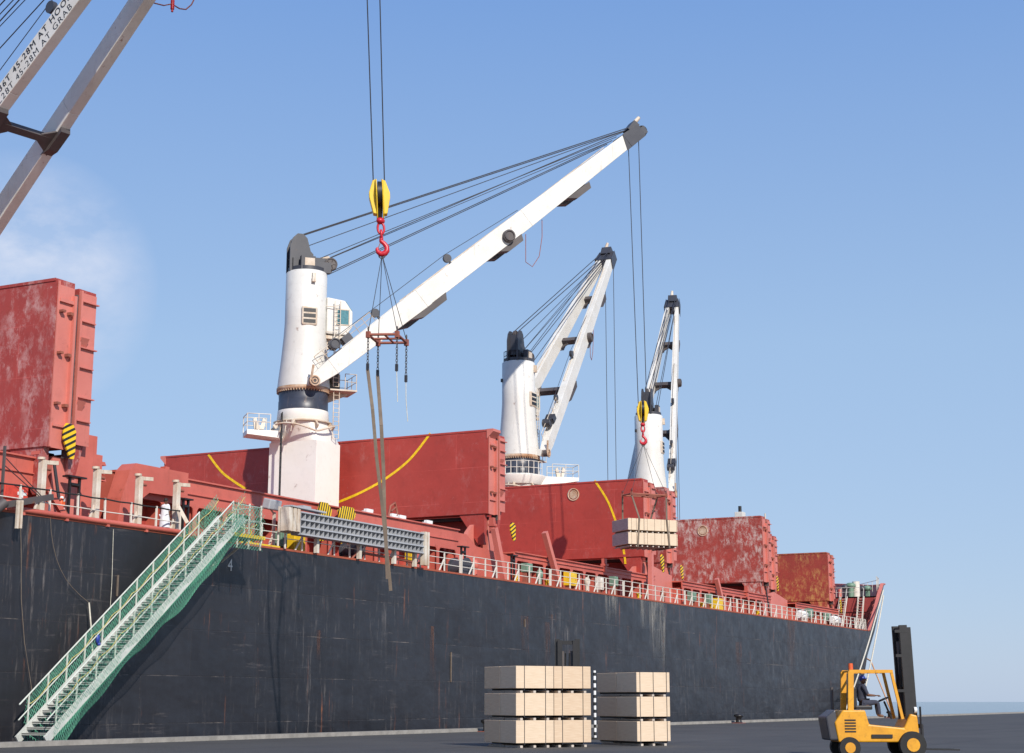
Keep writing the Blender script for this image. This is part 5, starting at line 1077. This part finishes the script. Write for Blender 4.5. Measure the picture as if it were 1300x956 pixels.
# ------------------------------------------------------------------ forklifts
def forklift(c, ang, label, mastz=3.8, mat='fkyellow', s=1.0, tilt=0, driver=None, mastmat='black', forkz=.25, mx=1.15, rw=1.0):
    c=V(c); a=V((cos(radians(ang)),sin(radians(ang)),0)); b=V((-a.y,a.x,0)); Z=V((0,0,1)); root=thing('forklift',c,label,'forklift','forklifts on the quay')
    def q(x,y,z): return c+a*x*s+b*y*s+Z*z
    mb=MB(); mb.prism([q(-1.35,-.62,.45),q(-1.45,-.62,1.0),q(-1.2,-.62,1.35),q(-.55,-.62,1.35),q(-.45,-.62,.95),(q(.55,-.62,.85)),q(.75,-.62,1.25),q(.95,-.62,1.2),q(1.0,-.62,.45)],b*(1.24*s)); mb.build('chassis',M[mat],root,bevel=.04)
    mb=MB(); mb.prism([q(-1.6,-.58,.5),q(-1.7,-.58,1.15),q(-1.4,-.58,1.38),q(-1.3,-.58,.5)],b*(1.16*s)); mb.build('counterweight',M['darkgrey'],root,bevel=.05)
    for x,y,r in ((.75,-.68,.38),(.75,.68,.38),(-1.05,-.62,.30),(-1.05,.62,.30)):
        g=1 if y>0 else -1; mb=MB(); mb.cyl(q(x,y-g*.12,r),q(x,y+g*.12,r),r,24); w=mb.build('wheel',M['rubber'],root,bevel=.04); mb=MB(); mb.cyl(q(x,y+g*.10,r),q(x,y+g*.135,r),r*.5,16); mb.build('rim',M[mat],w)
    mb=MB(); top=2.45
    for y in (-.5,.5):
        mb.beam(q(-.95,y,1.3),q(-.9,y,top),.12,.16,side=b); mb.beam(q(.55,y,1.1),q(.28,y,top),.07,.08,side=b); mb.beam(q(-.95,y,top),q(.32,y,top),.09,.09)
    for x in (-.9,-.65,-.4,-.15,.1,.3): mb.beam(q(x,-.5,top),q(x,.5,top),.05,.05)
    mb.build('overhead_guard',M[mat],root)
    mb=MB(); mb.obox(q(-.5,0,1.42),a*.25*s,b*.25*s,Z*.06); mb.obox(q(-.75,0,1.7),a*.06*s,b*.24*s,Z*.3); mb.build('seat',M['black'],root,bevel=.03)
    mb=MB(); mb.tube([q(.35,0,1.1),q(.15,0,1.6)],.03,6); ring(mb,q(.12,0,1.65),(q(.12,0,1.65)-q(.35,0,1.1)),.17,.018,18); mb.build('steering_wheel',M['black'],root)
    # mast: two stages of channels
    mr=None
    for k,(yy,x,zz) in enumerate(((.42,mx,mastz),(.32,mx+.13,mastz-.06))):
        mb=MB()
        for g in (-1,1):
            p=q(x,g*yy,.15); t=q(x-tilt,g*yy,zz); mb.beam(p,t,.11*rw,.22,side=b); 
        for f in (.12,.5,.97): mb.beam(lerp(q(x,-yy,.15),q(x-tilt,-yy,zz),f),lerp(q(x,yy,.15),q(x-tilt,yy,zz),f),.12,.10)
        mb.build('mast_rail',M[mastmat],root)
    for yy in (-.2,.2): mb=MB(); mb.cyl(q(mx,yy,.3),q(mx-tilt*.85,yy,mastz*.88),.075,10); mb.build('lift_cylinder',M['brace'],root)
    mb=MB(); mb.beam(q(mx+.27,-.5,forkz+.15),q(mx+.27,.5,forkz+.15),.08,.12); mb.beam(q(mx+.27,-.5,forkz+.65),q(mx+.27,.5,forkz+.65),.08,.12)
    for y in (-.5,0,.5): mb.beam(q(mx+.27,y,forkz+.1),q(mx+.27,y,forkz+1.2),.05,.05)
    mb.build('carriage',M[mastmat],root)
    for y in (-.3,.3): mb=MB(); mb.beam(q(mx+.35,y,forkz+.7),q(mx+.35,y,forkz),.12,.05,side=b); mb.beam(q(mx+.35,y,forkz),q(mx+1.4,y,forkz-.02),.12,.045,side=b); mb.build('fork',M['black'],root)
    for y in (-.45,.45): mb=MB(); mb.cyl(q(.9,y,1.35),q(.98,y,1.35),.09,12); mb.build('headlight',M['liferaft'],root)
    for y in (-.08,.08): mb=MB(); mb.tube([q(mx-.1,y,1.0),q(mx-.12-tilt*.3,y,1.9),q(mx-.02-tilt*.8,y,mastz*.8),q(mx+.08-tilt*.8,y,mastz*.86)],.03,6); mb.build('hydraulic_hose',M['rubber'],root)
    mb=MB(); mb.cyl(q(-.85,-.3,2.5),q(-.85,-.3,2.68),.07,12); mb.build('beacon',M['orange'],root)
    mb=MB()
    for k in range(5): mb.obox(q(-1.0,-.628,.75+.08*k),a*.16*s,b*.006,Z*.02)
    mb.obox(q(-.1,-.64,.62),a*.3*s,b*.02,Z*.05); mb.build('side_grille',M['black'],root)
    mb=MB(); mb.cyl(q(-1.3,.35,1.35),q(-1.3,.35,2.0),.045,10); mb.build('exhaust_pipe',M['brace'],root)
    mb=MB(); mb.obox(q(-1.62,0,.9),a*.02,b*.3*s,Z*.12); mb.build('rear_plate',M['rubber'],root)
    return root,q,a,b
p=atY(1104,890,13.4); 
fk,qf,fa,fb_=forklift((48.66,12.95,0),-62,'orange yellow forklift with tall black mast and a driver in a blue helmet',mastz=3.78,tilt=.10,mx=.80,rw=1.2)
# bulky black masts seen side on carry hose reels
mb=MB()
for z in (3.6,2.9,1.9): mb.beam(qf(.45,-.46,z),qf(.85,-.46,z),.06,.08)
mb.build('mast_bracket',M['black'],fk)
JD=[(0,0,.0),(0,0,.15),(.02,0,.34),(.03,0,.47),(.04,0,.55),(.04,-.18,.45),(.14,-.22,.22),(.38,-.14,.20),(.04,.18,.45),(.14,.22,.22),(.38,.14,.20),
    (.06,-.09,-.02),(.44,-.11,.02),(.48,-.11,-.36),(.60,-.11,-.38),(.06,.09,-.02),(.44,.11,.02),(.48,.11,-.36),(.60,.11,-.38)]
rot=Matrix.Rotation(radians(-62),3,'Z'); JD=[tuple(rot@V(j)) for j in JD]
dl=qf(-.5,0,1.56)
drv=person('person',JD,Rr,E_,0,tuple(rot@V((.06,0,.66))),rot@V((1,0,0)),'forklift driver in dark clothes and a blue helmet seated under the overhead guard',[(0,1),(1,2),(2,3),(3,5),(5,6),(3,8),(8,9)],[(0,11),(11,12),(12,13),(0,15),(15,16),(16,17)],M['trouser'],M['trouser'],hat='bluecloth',loc=dl)
for g in (-1,1): hand(drv,dl+rot@V((.38,g*.14,.20)),rot@V((1,-g*.3,.1)),rot@V((0,0,-1)))
fp=atY(719,880,30.5); forklift((fp.x,30.5,0),208,'dark forklift with a raised black mast partly hidden behind the wide plywood stack',mastz=4.15,mat='darkgrey',tilt=0,s=1.0,rw=1.8)

# ------------------------------------------------------------------ sky and sun
SUN=V((-.60*cos(radians(33.5)),-.80*cos(radians(33.5)),sin(radians(33.5)))).normalized()
sd=bpy.data.lights.new('sun','SUN'); sd.energy=3.6; sd.angle=radians(.53); sd.color=(1,.94,.85); so=bpy.data.objects.new('sun',sd); COL.objects.link(so); so.rotation_euler=SUN.to_track_quat('Z','Y').to_euler(); so.location=(-60,-80,80)
w=bpy.data.worlds.new('World'); sc.world=w; w.use_nodes=True; nt=w.node_tree; nt.nodes.clear()
out=nt.nodes.new('ShaderNodeOutputWorld'); bg=nt.nodes.new('ShaderNodeBackground'); nt.links.new(bg.outputs[0],out.inputs[0]); bg.inputs[1].default_value=.13
sky=nt.nodes.new('ShaderNodeTexSky'); sky.sky_type='NISHITA'; sky.sun_disc=False; sky.sun_elevation=radians(33.5); sky.sun_rotation=atan2(SUN.x,SUN.y); sky.air_density=1.0; sky.dust_density=.4; sky.ozone_density=2.2; sky.altitude=0
# faint high clouds low over the stern side
tc=nt.nodes.new('ShaderNodeTexCoord'); mp=nt.nodes.new('ShaderNodeMapping'); mp.inputs['Scale'].default_value=(1,1,2.2); nt.links.new(tc.outputs['Generated'],mp.inputs[0])
nz=noise(nt,7.0,mp.outputs[0],8,.6,.3); cl=ramp(nt,nz,.45,.75)
dt=nt.nodes.new('ShaderNodeVectorMath'); dt.operation='DOT_PRODUCT'; nt.links.new(tc.outputs['Generated'],dt.inputs[0]); cd=ray(25,362).normalized(); dt.inputs[1].default_value=cd
mk=ramp(nt,dt.outputs['Value'],.9968,.9996); fc=mathn(nt,'MULTIPLY',mathn(nt,'ADD',mathn(nt,'MULTIPLY',cl,1.0),.22),mk)
sx=nt.nodes.new('ShaderNodeSeparateXYZ'); nt.links.new(tc.outputs['Generated'],sx.inputs[0]); zz=sx.outputs[2]
g0=mix(nt,ramp(nt,zz,0,.21),(2.20,2.88,4.10),(1.90,2.80,4.22)); g1=mix(nt,ramp(nt,zz,.21,.42),g0,(1.03,1.97,4.05)); g2=mix(nt,ramp(nt,zz,.42,1),g1,(.75,1.35,3.2))
base=mix(nt,.86,sky.outputs[0],g2)
c=mix(nt,fc,base,(4.1,4.4,5.2)); nt.links.new(c,bg.inputs[0])
sc.view_settings.view_transform='Standard'; sc.view_settings.look='None'; sc.view_settings.gamma=1; sc.view_settings.exposure=.45; sc.view_settings.use_curve_mapping=False
sc.render.resolution_x=1024; sc.render.resolution_y=753
